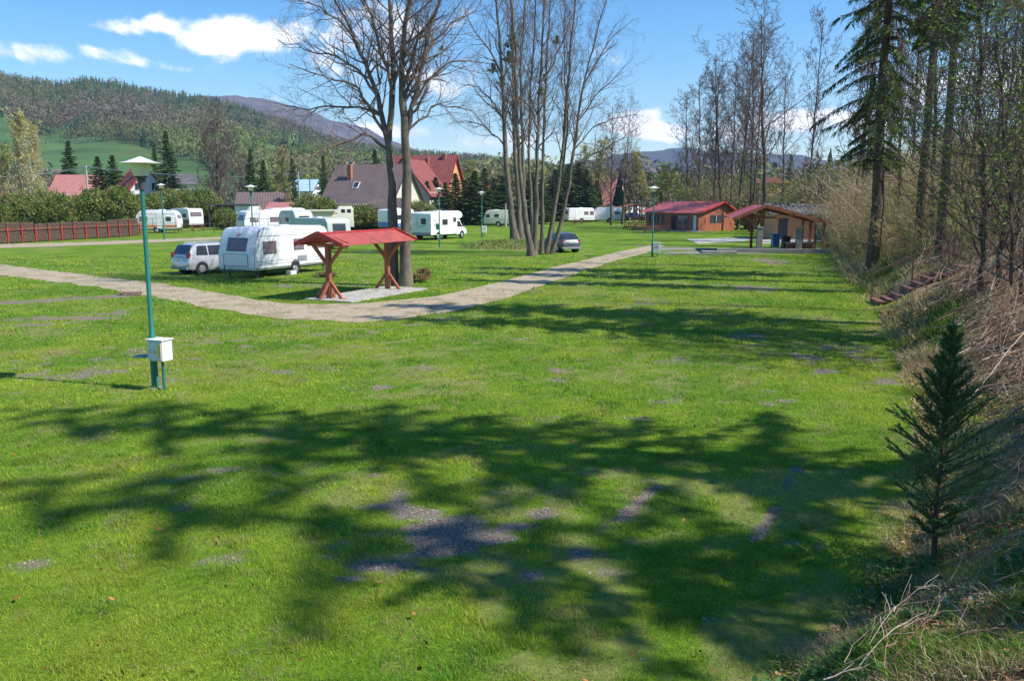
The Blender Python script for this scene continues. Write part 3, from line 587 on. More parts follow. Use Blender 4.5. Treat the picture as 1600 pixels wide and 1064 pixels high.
def hill_wood():
    rs = np.random.RandomState(21); n = 26000; px = rs.rand(n) * 1700 - 700; t = rs.rand(n) ** .75; Y = 285 + t * (940 - 285); Z = h1(px, Y); X = (px - CX) / F_PX * Y
    _, py = to_px(X, Y, Z); pxx = px
    n1 = vnoise(X, Y, 60, 4, 31); n2 = vnoise(X, Y, 140, 3, 32); nf = vnoise(X, Y, 25, 3, 33)
    up = np.interp(px, [-700, 0, 60, 110, 200, 270, 345, 400], [160, 178, 190, 205, 222, 240, 262, 300]); low = np.interp(px, [-700, 0, 200, 340, 400], [292, 290, 330, 340, 330])
    meadow = (py > up) & (py < low) & (px < 395) & ~((n1 > .68) & (px > 60)) & ~((py > 250) & (n1 > .60))
    m2 = (px > 350) & (px < 600) & (py > 192) & (py < 262) & (n1 > .50)
    m3 = (px > 590) & (px < 760) & (py > 262) & (n1 > .55)
    keep = ~meadow & ~m2 & ~m3 & (rs.rand(n) < .9); X, Y, Z, px, py, n1, n2, nf = [q[keep] for q in (X, Y, Z, px, py, n1, n2, nf)]; n = len(X)
    ridge = np.interp(px, [s[0] for s in sil1], [s[1] for s in sil1]); above = py - ridge
    pc = np.where((px > 110) & (px < 430), np.clip(1.15 - above / 45, 0, 1), np.where(px > 540, np.clip(1.2 - above / 28, 0.12, 1), .12)) ; pc = np.where((px < 110), np.clip(.35 - above / 150, .04, 1), pc)
    con = (rs.rand(n) < pc * (.35 + nf)) | (nf > .70)
    A = Acc(); k = con; H = 8 + 6 * rs.rand(n); R = H * .19; C = np.array([.03, .065, .03]) * (.7 + .8 * rs.rand(n, 1))
    conifers(A, X[k], Y[k], Z[k] - .5, H[k], R[k], C[k], rs, 3, 5)
    k = ~con; H = 8 + 6 * rs.rand(n); R = H * (.26 + .14 * rs.rand(n)); yel = np.clip((px - 230) / 120, 0, 1) * np.clip((above - 20) / 30, 0, 1) * (n1 > .40) * (rs.rand(n) < .8)
    C = np.array([.20, .155, .12]) * (1 - yel[:, None]) + np.array([.24, .25, .09]) * yel[:, None]; zn = np.clip((n2 - .42) * 6, 0, 1)[:, None]; C = C * (1 - zn) + C * np.array([.85, 1.15, .62]) * zn; C = C * (.85 + .3 * rs.rand(n, 1)); g = (rs.rand(n) < .22)[:, None]; C = np.where(g, np.array([.11, .14, .05]), C)
    broadleaf(A, X[k], Y[k], Z[k], H[k], R[k], C[k], rs, 55, .115)
    o = A.build('hillside_forest', M['leaf_far'], None, False); tag(o, 'mixed conifer and bare broadleaf forest covering the hillside', 'forest', kind='stuff')
M['leaf_far'] = mat('leaf_far', (1, 1, 1), .9, .15, .05, tint=True, spec=.05, trans=.15)
hill_wood()
def valley_wood():
    """far-off trees of the valley floor behind the houses, one mass"""
    rs = np.random.RandomState(5); n = 950; px = rs.rand(n) * 1500 - 60; Y = 165 + rs.rand(n) ** 1.2 * 330
    dens = np.where(px < 560, .35, np.where(px < 760, .5, 1)); Y = np.where((px < 560), np.maximum(Y, 215), Y); k = rs.rand(n) < dens; px, Y = px[k], Y[k]; n = len(px)
    X = (px - CX) / F_PX * Y; H = 7 + 8 * rs.rand(n); H = np.where(px < 560, H * .75, H); R = H * (.28 + .14 * rs.rand(n)); pal = np.array([[.15, .12, .10], [.19, .15, .11], [.20, .21, .07], [.14, .17, .06], [.11, .09, .08], [.24, .22, .11]])
    C = pal[rs.randint(0, 6, n)] * (.7 + .6 * rs.rand(n, 1)); A = Acc(); con = rs.rand(n) < .22; z = np.zeros(n)
    near = (Y < 300)
    broadleaf(A, X[~con], Y[~con], z[~con] + np.clip(Y[~con]-270, 0, 300) * .01, H[~con], R[~con], C[~con], rs, 150, .09)
    conifers(A, X[con], Y[con], z[con], H[con] * 1.0, H[con] * .19, np.array([.025, .05, .025]) * (.7 + .7 * rs.rand(con.sum(), 1)), rs, 6, 8)
    o = A.build('valley_wood', M['leaf_far'], None, False); tag(o, 'far hazy belt of budding and bare trees on the valley floor', 'wood', kind='stuff')
valley_wood()

# ------------------------------------------------------------------ hero bare trees
rs = np.random.RandomState(77)
def PL(Y, *pts, dy=None):
    return [P(a, b, Y + (0 if dy is None else dy * i)) for i, (a, b) in enumerate(pts)]
b1 = G(622, 446)
tree_from_stems('double_trunk_tree', b1,
    [PL(40.6, (613, 452), (614, 400), (615, 340), (612, 280), (606, 225), (616, 150), (614, 90), (610, 20), (606, -60), (600, -140), dy=.05),
     PL(40.4, (633, 452), (634, 400), (634, 340), (637, 270), (634, 200), (628, 150), (626, 80), (640, 10), (650, -60), (655, -130), dy=-.05)],
    [(.29, .05), (.34, .05)], rs, 'tall bare tree with two joined trunks right behind the roofed shelter', 'tree', spec=dict(n1=17, t0=.5, l1=.30, n2=9, n3=7, n4=5, a1=45, up=.05),
    limbs=[(PL(40.8, (607, 228), (590, 150), (572, 95), (548, 50), (525, 0), (500, -40), dy=.3), (.17, .03)),
           (PL(40.8, (606, 220), (583, 170), (545, 125), (495, 120), (450, 100), dy=-.4), (.10, .02)),
           (PL(40.8, (607, 236), (575, 205), (540, 215), (500, 238), (460, 250), (430, 245), dy=-.5), (.10, .015)),
           (PL(40.9, (598, 182), (570, 168), (530, 165), (480, 172), (440, 165), dy=.5), (.09, .015)),
           (PL(40.5, (590, 150), (560, 110), (520, 85), (470, 75), (430, 60), dy=.4), (.09, .015)),
           (PL(40.5, (572, 95), (545, 45), (510, 15), (470, 0), (440, -10), dy=-.3), (.09, .015)),
           (PL(40.4, (634, 232), (645, 150), (660, 90), (672, 40), (690, -20), dy=-.3), (.17, .03)),
           (PL(40.3, (633, 200), (662, 130), (700, 95), (735, 90), (765, 100), dy=.4), (.11, .02)),
           (PL(40.2, (629, 160), (655, 100), (690, 50), (730, 20), (770, -10), dy=.5), (.11, .02)),
           (PL(40.4, (634, 212), (670, 165), (705, 160), (740, 175), (760, 200), dy=.3), (.07, .015)),
           (PL(40.5, (615, 150), (600, 90), (580, 30), (560, -30), (550, -80), dy=.5), (.11, .02)),
           (PL(40.5, (628, 150), (650, 60), (690, 0), (720, -60), dy=-.5), (.11, .02))])
b2 = G(806, 376); sp = dict(n1=24, t0=.36, l1=.20, n2=8, n3=6, n4=4, a1=38, up=.12)
tree_from_stems('bare_tree', b2, [PL(78, (805, 378), (797, 320), (790, 240), (787, 160), (783, 90), (776, 10), (770, -60)), PL(78.5, (813, 378), (810, 320), (804, 230), (802, 130), (800, 40), (796, -60)), PL(79, (815, 378), (818, 300), (816, 200), (812, 110), (820, 20), (825, -50))],
    [(.36, .06), (.31, .06), (.26, .05)], rs, 'tall bare tree rising from the brush covered mound behind the trunk cluster', spec=sp,
    limbs=[(PL(78, (788, 190), (765, 150), (735, 130), (715, 140)), (.12, .02)), (PL(78, (790, 230), (770, 205), (740, 190), (700, 195)), (.10, .02)), (PL(78, (785, 120), (760, 70), (735, 40), (720, 0)), (.13, .02))])
b3 = G(833, 400)
tree_from_stems('bare_tree', b3, [PL(62, (829, 402), (823, 350), (813, 290), (809, 210), (806, 120), (803, 40), (795, -50)), PL(62.4, (834, 402), (838, 330), (839, 250), (842, 160), (848, 70), (852, -40)), PL(63, (832, 402), (831, 330), (826, 250), (828, 150), (835, 60), (838, -40))],
    [(.24, .05), (.22, .05), (.15, .04)], rs, 'bare tree of slim grey trunks at the front left of the cluster by the hatchback', spec=sp,
    limbs=[(PL(62, (841, 200), (825, 160), (800, 145), (770, 150)), (.08, .015)), (PL(62, (845, 130), (870, 90), (890, 40), (900, 0)), (.1, .02))])
b4 = G(858, 396)
tree_from_stems('bare_tree', b4, [PL(64, (846, 396), (848, 330), (849, 250), (851, 160), (856, 70), (862, -40)), PL(64.3, (853, 396), (864, 340), (876, 270), (884, 180), (890, 90), (903, -40)), PL(64.6, (862, 397), (878, 350), (889, 290), (899, 220), (909, 140), (930, 60), (948, 0)), PL(64.9, (856, 396), (870, 320), (884, 240), (888, 170), (880, 90), (885, 0), (880, -50))],
    [(.17, .04), (.20, .05), (.185, .04), (.12, .03)], rs, 'bare tree of four leaning stems fanning out beside the dark hatchback, mossy base', spec=sp,
    limbs=[(PL(64.6, (894, 262), (915, 245), (945, 233), (975, 215), (1000, 195)), (.10, .015)), (PL(64.6, (903, 190), (930, 150), (960, 120), (990, 90)), (.08, .015)), (PL(64.6, (910, 140), (940, 80), (965, 50), (990, 30)), (.09, .015)), (PL(64.6, (897, 235), (925, 200), (960, 185), (1000, 175)), (.07, .012))])
# mistletoe clumps in the cluster crowns
mis = bush_proto(91, 'mistletoe', .45, .9, 260, .10, [(.20, .24, .05), (.15, .18, .05)], 30, (.2, .2, .08), shell=.2)
for i, (px, py, Y, s, l) in enumerate([(800, 78, 78, 1.9, 'largest mistletoe ball high in the tree behind the cluster'), (783, 135, 78, 1.2, 'round mistletoe clump left in the tree over the mound'), (845, 150, 62, .8, 'small mistletoe clump in the middle of the trunk cluster'), (870, 70, 64, .9, 'small mistletoe clump high above the dark hatchback'), (690, 80, 40.5, .35, 'tiny mistletoe ball on a twig right of the double trunk tree'), (770, 115, 78, 1.3, 'leftmost mistletoe clump of the cluster'), (850, 128, 64, .8, 'mistletoe clump against the sky between the cluster stems'), (795, 100, 78, 1.6, 'mistletoe clump beneath the largest one')]):
    o = mis if i == 0 else copy_tree(mis); o.location = P(px, py, Y); o.scale = (s * .8, s * .8, s * .8); tag(o, l, 'mistletoe', 'mistletoe clumps in the bare crowns')

# ------------------------------------------------------------------ tree prototypes
T1 = bare_proto(101, 15, .16, 34, .26, .22, .35, minr=.011); T2 = bare_proto(102, 15, .14, 36, .22, .25, .4, minr=.011)
T3 = bare_proto(103, 15, .20, 28, .32, .3, .6, minr=.011); T4 = bare_proto(104, 15, .14, 32, .24, .25, .5, stems=2, minr=.011)
TB = bare_proto(105, 11, .32, 34, .36, .1, .5, a1=52, up=.2, minr=.022, n4=4); TB.name = 'broad_bare_tree'
TY = bare_proto(106, 10, .12, 30, .28, .2, .4, leafc=((.42, .40, .10), .55, .22), minr=.010, a1=35); TY.name = 'budding_tree'
BI = bare_proto(107, 12, .17, 34, .24, .2, .5, bark='bark_birch', twig='bark_birch', leafc=((.48, .42, .14), .75, .22), minr=.008, a1=35, stems=2); BI.name = 'birch_tree'
S1 = spruce_proto(201, 16, 2.8, .03, 190, 34, .6, .12, shape=.85); S2 = spruce_proto(202, 16, 2.6, .03, 190, 34, .55, .12, (.12, .19, .06), shape=.85); S3 = spruce_proto(203, 14, 3.0, .02, 170, 34, .55, .13, (.10, .13, .03))
g = 'bare trees behind the red cabin and the pavilion'
rsx = random.Random(4)
bt = [(T2, 1093, 128, 125, 1.2, 'leftmost leaning bare tree behind the red cabin'), (T4, 1114, 122, 118, 1, 'slim bare tree behind the ridge of the red roofed cabin'), (T1, 1127, 120, 85, 1, 'second dark trunk behind the red cabin roof, tall narrow crown'),
      (T2, 1141, 118, 100, .9, 'thin bare tree above the right end of the red cabin roof'), (T1, 1152, 116, 70, .9, 'tall bare tree over the right gable corner of the red cabin'), (T4, 1175, 112, 60, .9, 'bare tree between the red cabin and the timber pavilion'),
      (T3, 1196, 104, 22, 1.1, 'tallest thick bare tree rising behind the pavilion ridge'), (T3, 1222, 106, 110, .8, 'forked bare tree behind the pale orange building'), (T2, 1258, 100, 35, .8, 'tall straight dark trunk left of the big spruce'),
      (T1, 955, 138, 165, 1.2, 'bare tree behind the rounded white caravan'), (T3, 972, 140, 172, .9, 'bare tree just right of the rounded white caravan'),
      (T2, 1075, 150, 150, 1.2, 'pale distant bare tree left of the red cabin trees'), (T3, 1160, 150, 110, 1.0, 'hazy bare crown far behind the cabin gable')]
for (p, px, Y, top, wd, lab) in bt: place(p, px, Y, top, rz=rsx.random() * 6, lab=lab, group=g, wid=wd, name='bare_tree')
g = 'bare trees on the wooded bank'
for k, (p, px, Y, top, wd, lab) in enumerate([(T1, 1330, 72, -60, .8, 'slim bare tree left of the nearest big spruce trunk'), (T4, 1345, 80, -40, .8, 'bare tree half hidden by the hanging spruce boughs'), (T2, 1400, 50, -120, .8, 'bare tree between the two darkest spruce trunks'), (T1, 1415, 60, -80, .7, 'bare tree right of the big spruce on the bank'),
     (T3, 1450, 44, -160, .7, 'bare tree in front of the second dark spruce trunk'), (T2, 1500, 40, -150, .7, 'bare tree above the wooden steps'), (T4, 1545, 36, -100, .8, 'twin stemmed bare tree on the bank top right of the steps'), (T1, 1580, 30, -160, .7, 'bare tree nearest the right edge of the photo'), (T2, 1380, 85, -20, .8, 'far bare tree behind the big spruce'), (T1, 1480, 70, -60, .8, 'far bare tree deep in the wood on the bank')]):
    place(p, px, Y, top, rz=k * 1.3, lab=lab, group=g, wid=wd, name='bare_tree')
# left and middle distance trees
place(BI, 42, 108, 188, rz=1.0, lab='white stemmed birch with hanging yellowish twigs at the left', cat='tree', wid=.9)
place(BI, 64, 112, 205, rz=3.2, lab='yellow budding birch just right of the white stemmed one', wid=.75)
place(TY, 5, 112, 235, rz=.3, lab='yellow green budding tree at the left edge behind the hedge', wid=1.1)
place(TB, 345, 145, 192, rz=.5, lab='broad brown bare tree behind the caravans', wid=1.15)
g = 'trees among the village houses'
for k, (p, px, Y, top, wd, lab) in enumerate([
    (S1, 116, 150, 220, 1.35, 'dark conical spruce right of the birches'), (S3, 160, 135, 245, 1.3, 'olive spruce left of the white gabled house'), (S3, 183, 132, 243, 1.3, 'olive spruce beside the white gabled house'), (S2, 268, 150, 205, 1.3, 'tall bluish green spruce right of the nearest lamp head'),
    (S2, 248, 160, 228, 1.0, 'short spruce left of the tall bluish spruce'), (S1, 396, 150, 232, 1.0, 'dark spruce right of the broad brown tree'), (S2, 415, 145, 250, 1.5, 'wide green spruce right of the broad brown tree'), (TY, 437, 150, 238, 1.0, 'thin yellowish budding tree between the spruces'), (S1, 460, 150, 246, .9, 'narrow dark spruce near the blue roof'),
    (S1, 508, 150, 243, 1.0, 'dark spruce at the left end of the big brown roof'), (S2, 524, 155, 262, 1.2, 'low spruce touching the big brown roof'), (S3, 480, 140, 300, 1.6, 'low yellow green conifer below the blue roof'), (TY, 445, 132, 292, 1.2, 'small budding tree behind the brown shed roof'), (T3, 380, 160, 240, 1.1, 'small bare tree behind the dark shed'),
    (S1, 588, 175, 234, 1.3, 'dark spruce peeking above the big brown roof'), (S2, 1, 140, 300, 1.8, 'dark conifer at the left edge below the budding tree'), (S1, 225, 155, 250, 1.0, 'dark spruce hidden behind the nearest lamp head'),
    (TY, 925, 172, 228, 1.4, 'yellow green budding tree left of the twin bare trees'), (TY, 900, 175, 236, 1.5, 'yellow green budding tree behind the dark spruce row'), (TY, 1042, 150, 262, 1.6, 'light green budding tree behind the far lamp'), (TY, 1005, 165, 245, 1.3, 'pale budding tree above the white house'), (S1, 1032, 138, 300, 1.5, 'small dark conifer left of the red cabin'), (TY, 735, 170, 258, 1.4, 'brownish budding tree above the red tiled roofs')]):
    place(p, px, Y, top, rz=k * 1.1, lab=lab, group=g, wid=wd)
g = 'row of dark spruces behind the motorhome'
row = [(655, 318), (668, 288), (682, 282), (697, 290), (712, 276), (727, 286), (742, 272), (757, 268), (772, 284), (786, 280), (830, 275), (846, 284), (868, 270), (887, 262), (903, 258), (916, 270), (925, 296)]
nth = ['first', 'second', 'third', 'fourth', 'fifth', 'sixth', 'seventh', 'eighth', 'ninth', 'tenth', 'eleventh', 'twelfth', 'thirteenth', 'fourteenth', 'fifteenth', 'sixteenth', 'last']
for k, (px, top) in enumerate(row):
    place([S1, S2][k % 2], px, (138 if px < 860 else 162) + (k % 3) * 4, top - 5, rz=k, lab=f'{nth[k]} spruce from the left in the dark row behind the motorhome', cat='tree', group=g, wid=2.3)

# ------------------------------------------------------------------ big spruces of the bank
SB = spruce_proto(301, 26, 3.7, .22, 150, 110, .50, .026, (.13, .18, .045), droop=1.5, r0=.34, sides=10, shape=.5); SB.name = 'tall_spruce'
SC = spruce_proto(302, 24, 2.8, .40, 130, 110, .48, .028, (.13, .18, .045), droop=1.4, r0=.28, sides=10, shape=.5); SC.name = 'tall_spruce'
SN = spruce_proto(303, 24, 4.6, .22, 66, 70, .55, .05, (.055, .10, .03), droop=1.2, r0=.26, sides=10, shape=.5); SN.name = 'tall_spruce'
g = 'tall spruces on the bank'
for (p, px, Y, h, wd, rz, lab) in [(SB, 1361, 45, 24, 1.1, .5, 'big spruce with hanging boughs left of the other dark trunks'), (SC, 1431, 41, 24, .85, 2.0, 'second big spruce trunk, dark and straight, right of the big hanging one'), (SC, 1463, 37, 23, .85, 4, 'third big dark spruce trunk behind the wooden steps')]:
    place(p, px, Y, h=h, rz=rz, lab=lab, group=g, wid=wd)
for (p, x, y, h, wd, rz, lab) in [(SN, 13.5, 9.8, 19, 1.2, .4, 'spruce shading the near lawn'), (SN, 17.8, 7.6, 26, 1.1, 3.1, 'tallest spruce shading the near lawn'), (SN, 12.0, 5.0, 12, 1.5, 5.2, 'short spruce beside the viewpoint'), (SN, 20.5, 3.2, 26, 1.0, 2.9, 'second tall spruce beside the viewpoint'), (SB, 17.8, 22.5, 23, 1.0, 2.3, 'spruce out of frame shading the middle lawn'), (SC, 19.5, 25.5, 24, 1.3, 1.3, 'second spruce out of frame shading the middle lawn')]:
    place(p, 0, y, x=x, h=h, rz=rz, lab=lab, group='spruces beside the viewpoint', wid=wd)
LT = bare_proto(108, 9, .07, 34, .42, .12, .5, leafc=((.24, .38, .06), .6, .085), minr=.006, a1=48, n4=4, stems=2); LT.name = 'leafy_young_tree'
for k, (px, Y, top, wd, lab) in enumerate([(1530, 25, -40, 1.3, 'young tree with fresh green leaves left of the right edge group'), (1585, 21, 20, 1.3, 'young tree with fresh green leaves touching the right edge')]):
    place(LT, px, Y, top, rz=k * 1.4, lab=lab, group='leafy young trees on the bank', wid=wd)
# ------------------------------------------------------------------ street lamps and service cabinets
def heading(th): return math.pi / 2 - math.radians(th)      # rz so that local +X points th degrees clockwise from straight ahead
def make_lamp():
    r = empty('street_lamp', (0, 0, 0))
    MB().tube([(0, 0, -.2), (0, 0, 1.15), (0, 0, 1.2), (0, 0, 4.25)], [.075, .075, .05, .045], 14).build('pole', M['green_paint'], r, smooth=True)
    MB().tube([(0, 0, -.05), (0, 0, .035)], [.17, .15], 14).build('footing', M['concrete_dark'], r, smooth=True)
    MB().box(0, -.078, .55, .09, .012, .26).build('hatch', M['green_paint'], r, .004)
    MB().tube([(0, 0, 4.22), (0, 0, 4.45), (0, 0, 4.5)], [.07, .085, .14], 16).build('collar', M['trim'], r, smooth=True)
    MB().tube([(0, 0, 4.5), (0, 0, 4.55), (0, 0, 4.76)], [.13, .16, .21], 20).build('lamp_glass', M['lamp_glass'], r, smooth=True)
    MB().tube([(0, 0, 4.755), (0, 0, 4.765), (0, 0, 4.80), (0, 0, 4.87), (0, 0, 4.90)], [.43, .44, .28, .10, .02], 28).build('lamp_shade', M['white_plastic'], r, smooth=True)
    return r
lamp0 = make_lamp(); LA = []
for i, (px, py, top, lab) in enumerate([(243, 607, 245, 'nearest green street lamp on the lawn, beside the white cabinet'), (257, 375, 287, 'green street lamp in front of the two caravans by the red fence'), (397, 404, 289, 'green street lamp rising behind the big white caravan'), (687, 387, 293, 'green street lamp in front of the white motorhome'),
                                   (753, 372, 299, 'green street lamp between the motorhome and the trunk cluster'), (1019, 402, 291, 'green street lamp at the path end, left of the red cabin')]):
    o = lamp0 if i == 0 else copy_tree(lamp0); p = G(px, py); o.location = p; s = (P(px, top, p.y).z) / 4.9; o.scale = (s, s, s)
    tag(o, lab, 'street lamp', 'green street lamps with round white shades'); LA.append(p)
def cabinet(name, loc, rz, w, d, h, z0, lab, marks=True):
    r = empty(name, loc, rz); tag(r, lab, 'utility box', 'white power cabinets')
    MB().box(0, 0, z0 + h/2, w, d, h).build('housing', M['white_plastic'], r, .012)
    MB().box(0, 0, z0 + h + .012, w + .05, d + .05, .022).build('lid', M['white_plastic'], r, .005)
    MB().box(0, -d/2 - .008, z0 + h/2, w - .05, .012, h - .06).build('door', M['white_plastic'], r, .004)
    if z0 > .2: MB().tube([(0.05, 0, -.1), (.05, 0, z0 + .02)], .03, 10).build('post', M['green_paint'], r)
    if marks:
        m = MB(); y = -d/2 - .0165
        m.box(.14, y, z0 + h*.52, .075, .004, h*.62); m.build('yellow_label', M['yellow_mark'], r)
        m = MB(); m.prism([(-.035, z0+h*.40), (.045, z0+h*.40), (.005, z0+h*.56)], 'y', y - .002, y + .002); m.build('warning_triangle', M['yellow_mark'], r)
        m = MB(); m.prism([(-.01, z0+h*.425), (.018, z0+h*.425), (.006, z0+h*.52)], 'y', y - .004, y - .0025); m.build('warning_symbol', M['trim'], r)
        m = MB()
        for k in range(4): m.box(-.10, y, z0 + h*(.42 + .05*k), .05, .004, .008)
        m.build('printed_lines', M['grey_mark'], r)
    else:
        m = MB()
        for k in range(3): m.box(0, -d/2 - .0165, z0 + h*(.55 + .08*k), w*.5, .004, .02)
        m.build('vent_slots', M['grey_mark'], r)
    return r
p = LA[0]; cabinet('power_cabinet', (p.x + .20, p.y - .12, 0), math.radians(-22), .40, .30, .44, .64, 'white power cabinet with yellow labels on a green post beside the nearest lamp')
r = empty('round_shelf', (p.x - .22, p.y, 0)); MB().tube([(0, 0, .70), (0, 0, .715)], [.20, .20], 24).build('plate', M['green_paint'], r); MB().beam((0, 0, .69), (.2, 0, .69), .03, .02).build('bracket', M['green_paint'], r)
tag(r, 'round green metal plate fixed low on the nearest lamp pole', 'plate')
p = LA[5]; cabinet('power_cabinet', (p.x + .28, p.y - .1, 0), math.radians(-10), .5, .4, .7, .30, 'white power cabinet beside the lamp at the path end', False)
p = LA[4]; cabinet('power_cabinet', (p.x + .25, p.y - .1, 0), 0, .5, .4, .7, .55, 'white power cabinet by the lamp near the trunk cluster', False)
p = LA[3]; MB().box(p.x - .12, p.y - .12, 1.75, .3, .3, .5).build('junction_box', M['green_paint'], None, .02); tag(bpy.data.objects['junction_box'], 'dark green box fixed to the lamp pole in front of the motorhome', 'utility box')

# ------------------------------------------------------------------ roofed shelter
def corrugated(name, p00, p10, p01, p11, n, amp, material, parent, tiles=0):
    """sheet from eave edge p00-p10 to ridge edge p01-p11, ribs run eave to ridge"""
    a, b, c, d = [Vector(q) for q in (p00, p10, p01, p11)]; nx = n * 6; ny = 24 if tiles else 2; nv = (b - a).cross(c - a).normalized(); nv = nv if nv.z > 0 else -nv; V = []
    for j in range(ny + 1):
        for i in range(nx + 1):
            s, t = i / nx, j / ny; q = (a * (1-s) + b * s) * (1-t) + (c * (1-s) + d * s) * t
            step = ((1 - (t * tiles) % 1) * .018) if tiles else 0
            V.append(tuple(q + nv * (amp * math.cos(2 * math.pi * n * s) + step)))
    V2 = [tuple(Vector(v) - nv * .012) for v in V]; idx = lambda i, j: j * (nx + 1) + i; Qd = [(idx(i, j), idx(i+1, j), idx(i+1, j+1), idx(i, j+1)) for j in range(ny) for i in range(nx)]
    m = len(V); Qd += [tuple(m + k for k in reversed(q)) for q in Qd]
    for i in range(nx): Qd += [(i, m + i, m + i + 1, i + 1), (idx(i, ny), idx(i+1, ny), m + idx(i+1, ny), m + idx(i, ny))]
    for j in range(ny): Qd += [(idx(0, j), idx(0, j+1), m + idx(0, j+1), m + idx(0, j)), (idx(nx, j), m + idx(nx, j), m + idx(nx, j+1), idx(nx, j+1))]
    me = np_mesh(name, V + V2, Qd, smooth=True); me.materials.append(material); o = link(name, me, parent)
    try: me.set_sharp_from_angle(angle=math.radians(50))
    except Exception: pass
    return o
M['red_roof'] = mat('red_roof_sheet', (.42, .095, .085), .42, .2, 2, .2, 20, dirt=(.22, .08, .07), dscale=1.6, damt=.8)
M['red_trim'] = mat('red_trim', (.45, .035, .03), .45, .12, 4)
A0 = G(515, 468); A1 = G(606, 453); dv = (A1 - A0); sh_len = dv.length; srz = math.atan2(dv.y, dv.x)
r = empty('roofed_shelter', A0, srz); tag(r, 'open wooden shelter on two braced posts under a red corrugated gable roof', 'shelter')
for k, x in enumerate((0, sh_len)):
    MB().box(x, 0, 1.05, .19, .19, 2.3).build('post', M['red_wood'], r, .01)
    for s in (-1, 1):
        MB().beam((x, s * .09, 1.45), (x, s * .72, 2.16), .12, .12).build('upper_brace', M['red_wood'], r, .008)
        MB().beam((x, s * .08, .72), (x, s * .66, 0), .11, .11).build('foot_brace', M['red_wood'], r, .008)
        if k == 0: MB().beam((x - .02, s * .03 + .02, .75), (x + (.45 if s > 0 else -.55), .05, -.02), .11, .11).build('foot_brace', M['red_wood'], r, .008)
    MB().box(x, 0, 2.20, .13, 2.0, .12).build('cross_beam', M['red_wood'], r, .008)
    for s in (-1, 1): MB().beam((x, 0, 2.62), (x, s * 1.02, 2.26), .08, .10).build('rafter', M['red_wood'], r, .006)
MB().box(sh_len/2, 0, 2.56, sh_len + 1.1, .10, .12).build('ridge_beam', M['red_wood'], r)
for s in (-1, 1):
    MB().box(sh_len/2, s * .98, 2.24, sh_len + 1.0, .08, .08).build('eave_beam', M['red_wood'], r)
    corrugated('roof_sheet', (-.6, s * 1.16, 2.22), (sh_len + .6, s * 1.16, 2.22), (-.6, 0, 2.68), (sh_len + .6, 0, 2.68), 34, .014, M['red_roof'], r)
    for x in (-.62, sh_len + .62): MB().beam((x, 0, 2.70), (x, s * 1.19, 2.22), .05, .16).build('barge_board', M['red_trim'], r, .005)
MB().prism([(-.10, 2.665), (0, 2.72), (.10, 2.665), (.0, 2.70)], 'x', -.64, sh_len + .64).build('ridge_cap', M['red_trim'], r)
slab = empty('concrete_slab', A0, srz); MB().box(sh_len/2 + .2, -.35, .02, sh_len + 1.6, 2.3, .07).build('slab', M['concrete'], slab, .01); tag(slab, 'pale concrete slab under the red roofed shelter', 'slab')

# ------------------------------------------------------------------ picnic tables
def make_table(material):
    r = empty('picnic_table', (0, 0, 0))
    m = MB(); [m.box(0, -.30 + .15 * k, .74, 1.8, .135, .045) for k in range(5)]; m.build('table_top', material, r, .004)
    for s in (-1, 1):
        m = MB(); [m.box(0, s * (.68 + .14 * k), .44, 1.8, .125, .045) for k in range(2)]; m.build('bench', material, r, .004)
        m = MB(); x = s * .62; m.beam((x, -.25, .72), (x, -.70, 0), .06, .10); m.beam((x, .25, .72), (x, .70, 0), .06, .10); m.box(x, 0, .38, .05, 1.62, .10); m.box(x, 0, .68, .05, .7, .09); m.build('leg_frame', material, r)
    return r
tb = make_table(M['table_wood']); first = [True]
def put_table(px, py, th, lab, z=0, grp='wooden picnic tables', loc=None):
    o = tb if first[0] else copy_tree(tb); first[0] = False; o.location = loc or G(px, py, z); o.rotation_euler = (0, 0, heading(th)); tag(o, lab, 'picnic table', grp)
put_table(336, 424, 35, 'picnic table squeezed between the silver minivan and the nearest caravan')
put_table(309, 361, 80, 'picnic table on the grass before the caravan with end windows')
put_table(354, 355, 80, 'picnic table near the small green bush among the caravans')
put_table(904, 350, 88, 'red picnic table in front of the caravan beside the rounded one')
for k, (px, py, th, lab) in enumerate([(990, 355, 80, 'leftmost brown picnic table of the packed group by the red cabin'), (1000, 360, 84, 'front left picnic table of the packed group by the cabin'), (1010, 356, 78, 'second row picnic table of the packed group by the cabin'), (1022, 362, 88, 'front middle picnic table of the packed group by the cabin'),
                                (1032, 357, 84, 'picnic table of the packed group nearest the cabin wall'), (1037, 363, 94, 'front right picnic table of the packed group by the cabin')]): put_table(px, py, th, lab, grp='picnic tables packed together by the cabin')
for k, (px, py, th, lab) in enumerate([(984, 359, 76, 'picnic table at the far left front of the packed group by the cabin'), (1016, 364, 90, 'picnic table closest to the lamp in the packed group by the cabin'), (1027, 353.5, 80, 'rearmost picnic table of the packed group by the cabin')]): put_table(px, py, th, lab, grp='picnic tables packed together by the cabin')
for px, lab in ((997, 'left picnic table stacked on top of the packed group'), (1014, 'right picnic table stacked on top of the packed group')): put_table(px, 0, 82, lab, grp='picnic tables packed together by the cabin', loc=(XatY(px, 122, .8), 122, .79))

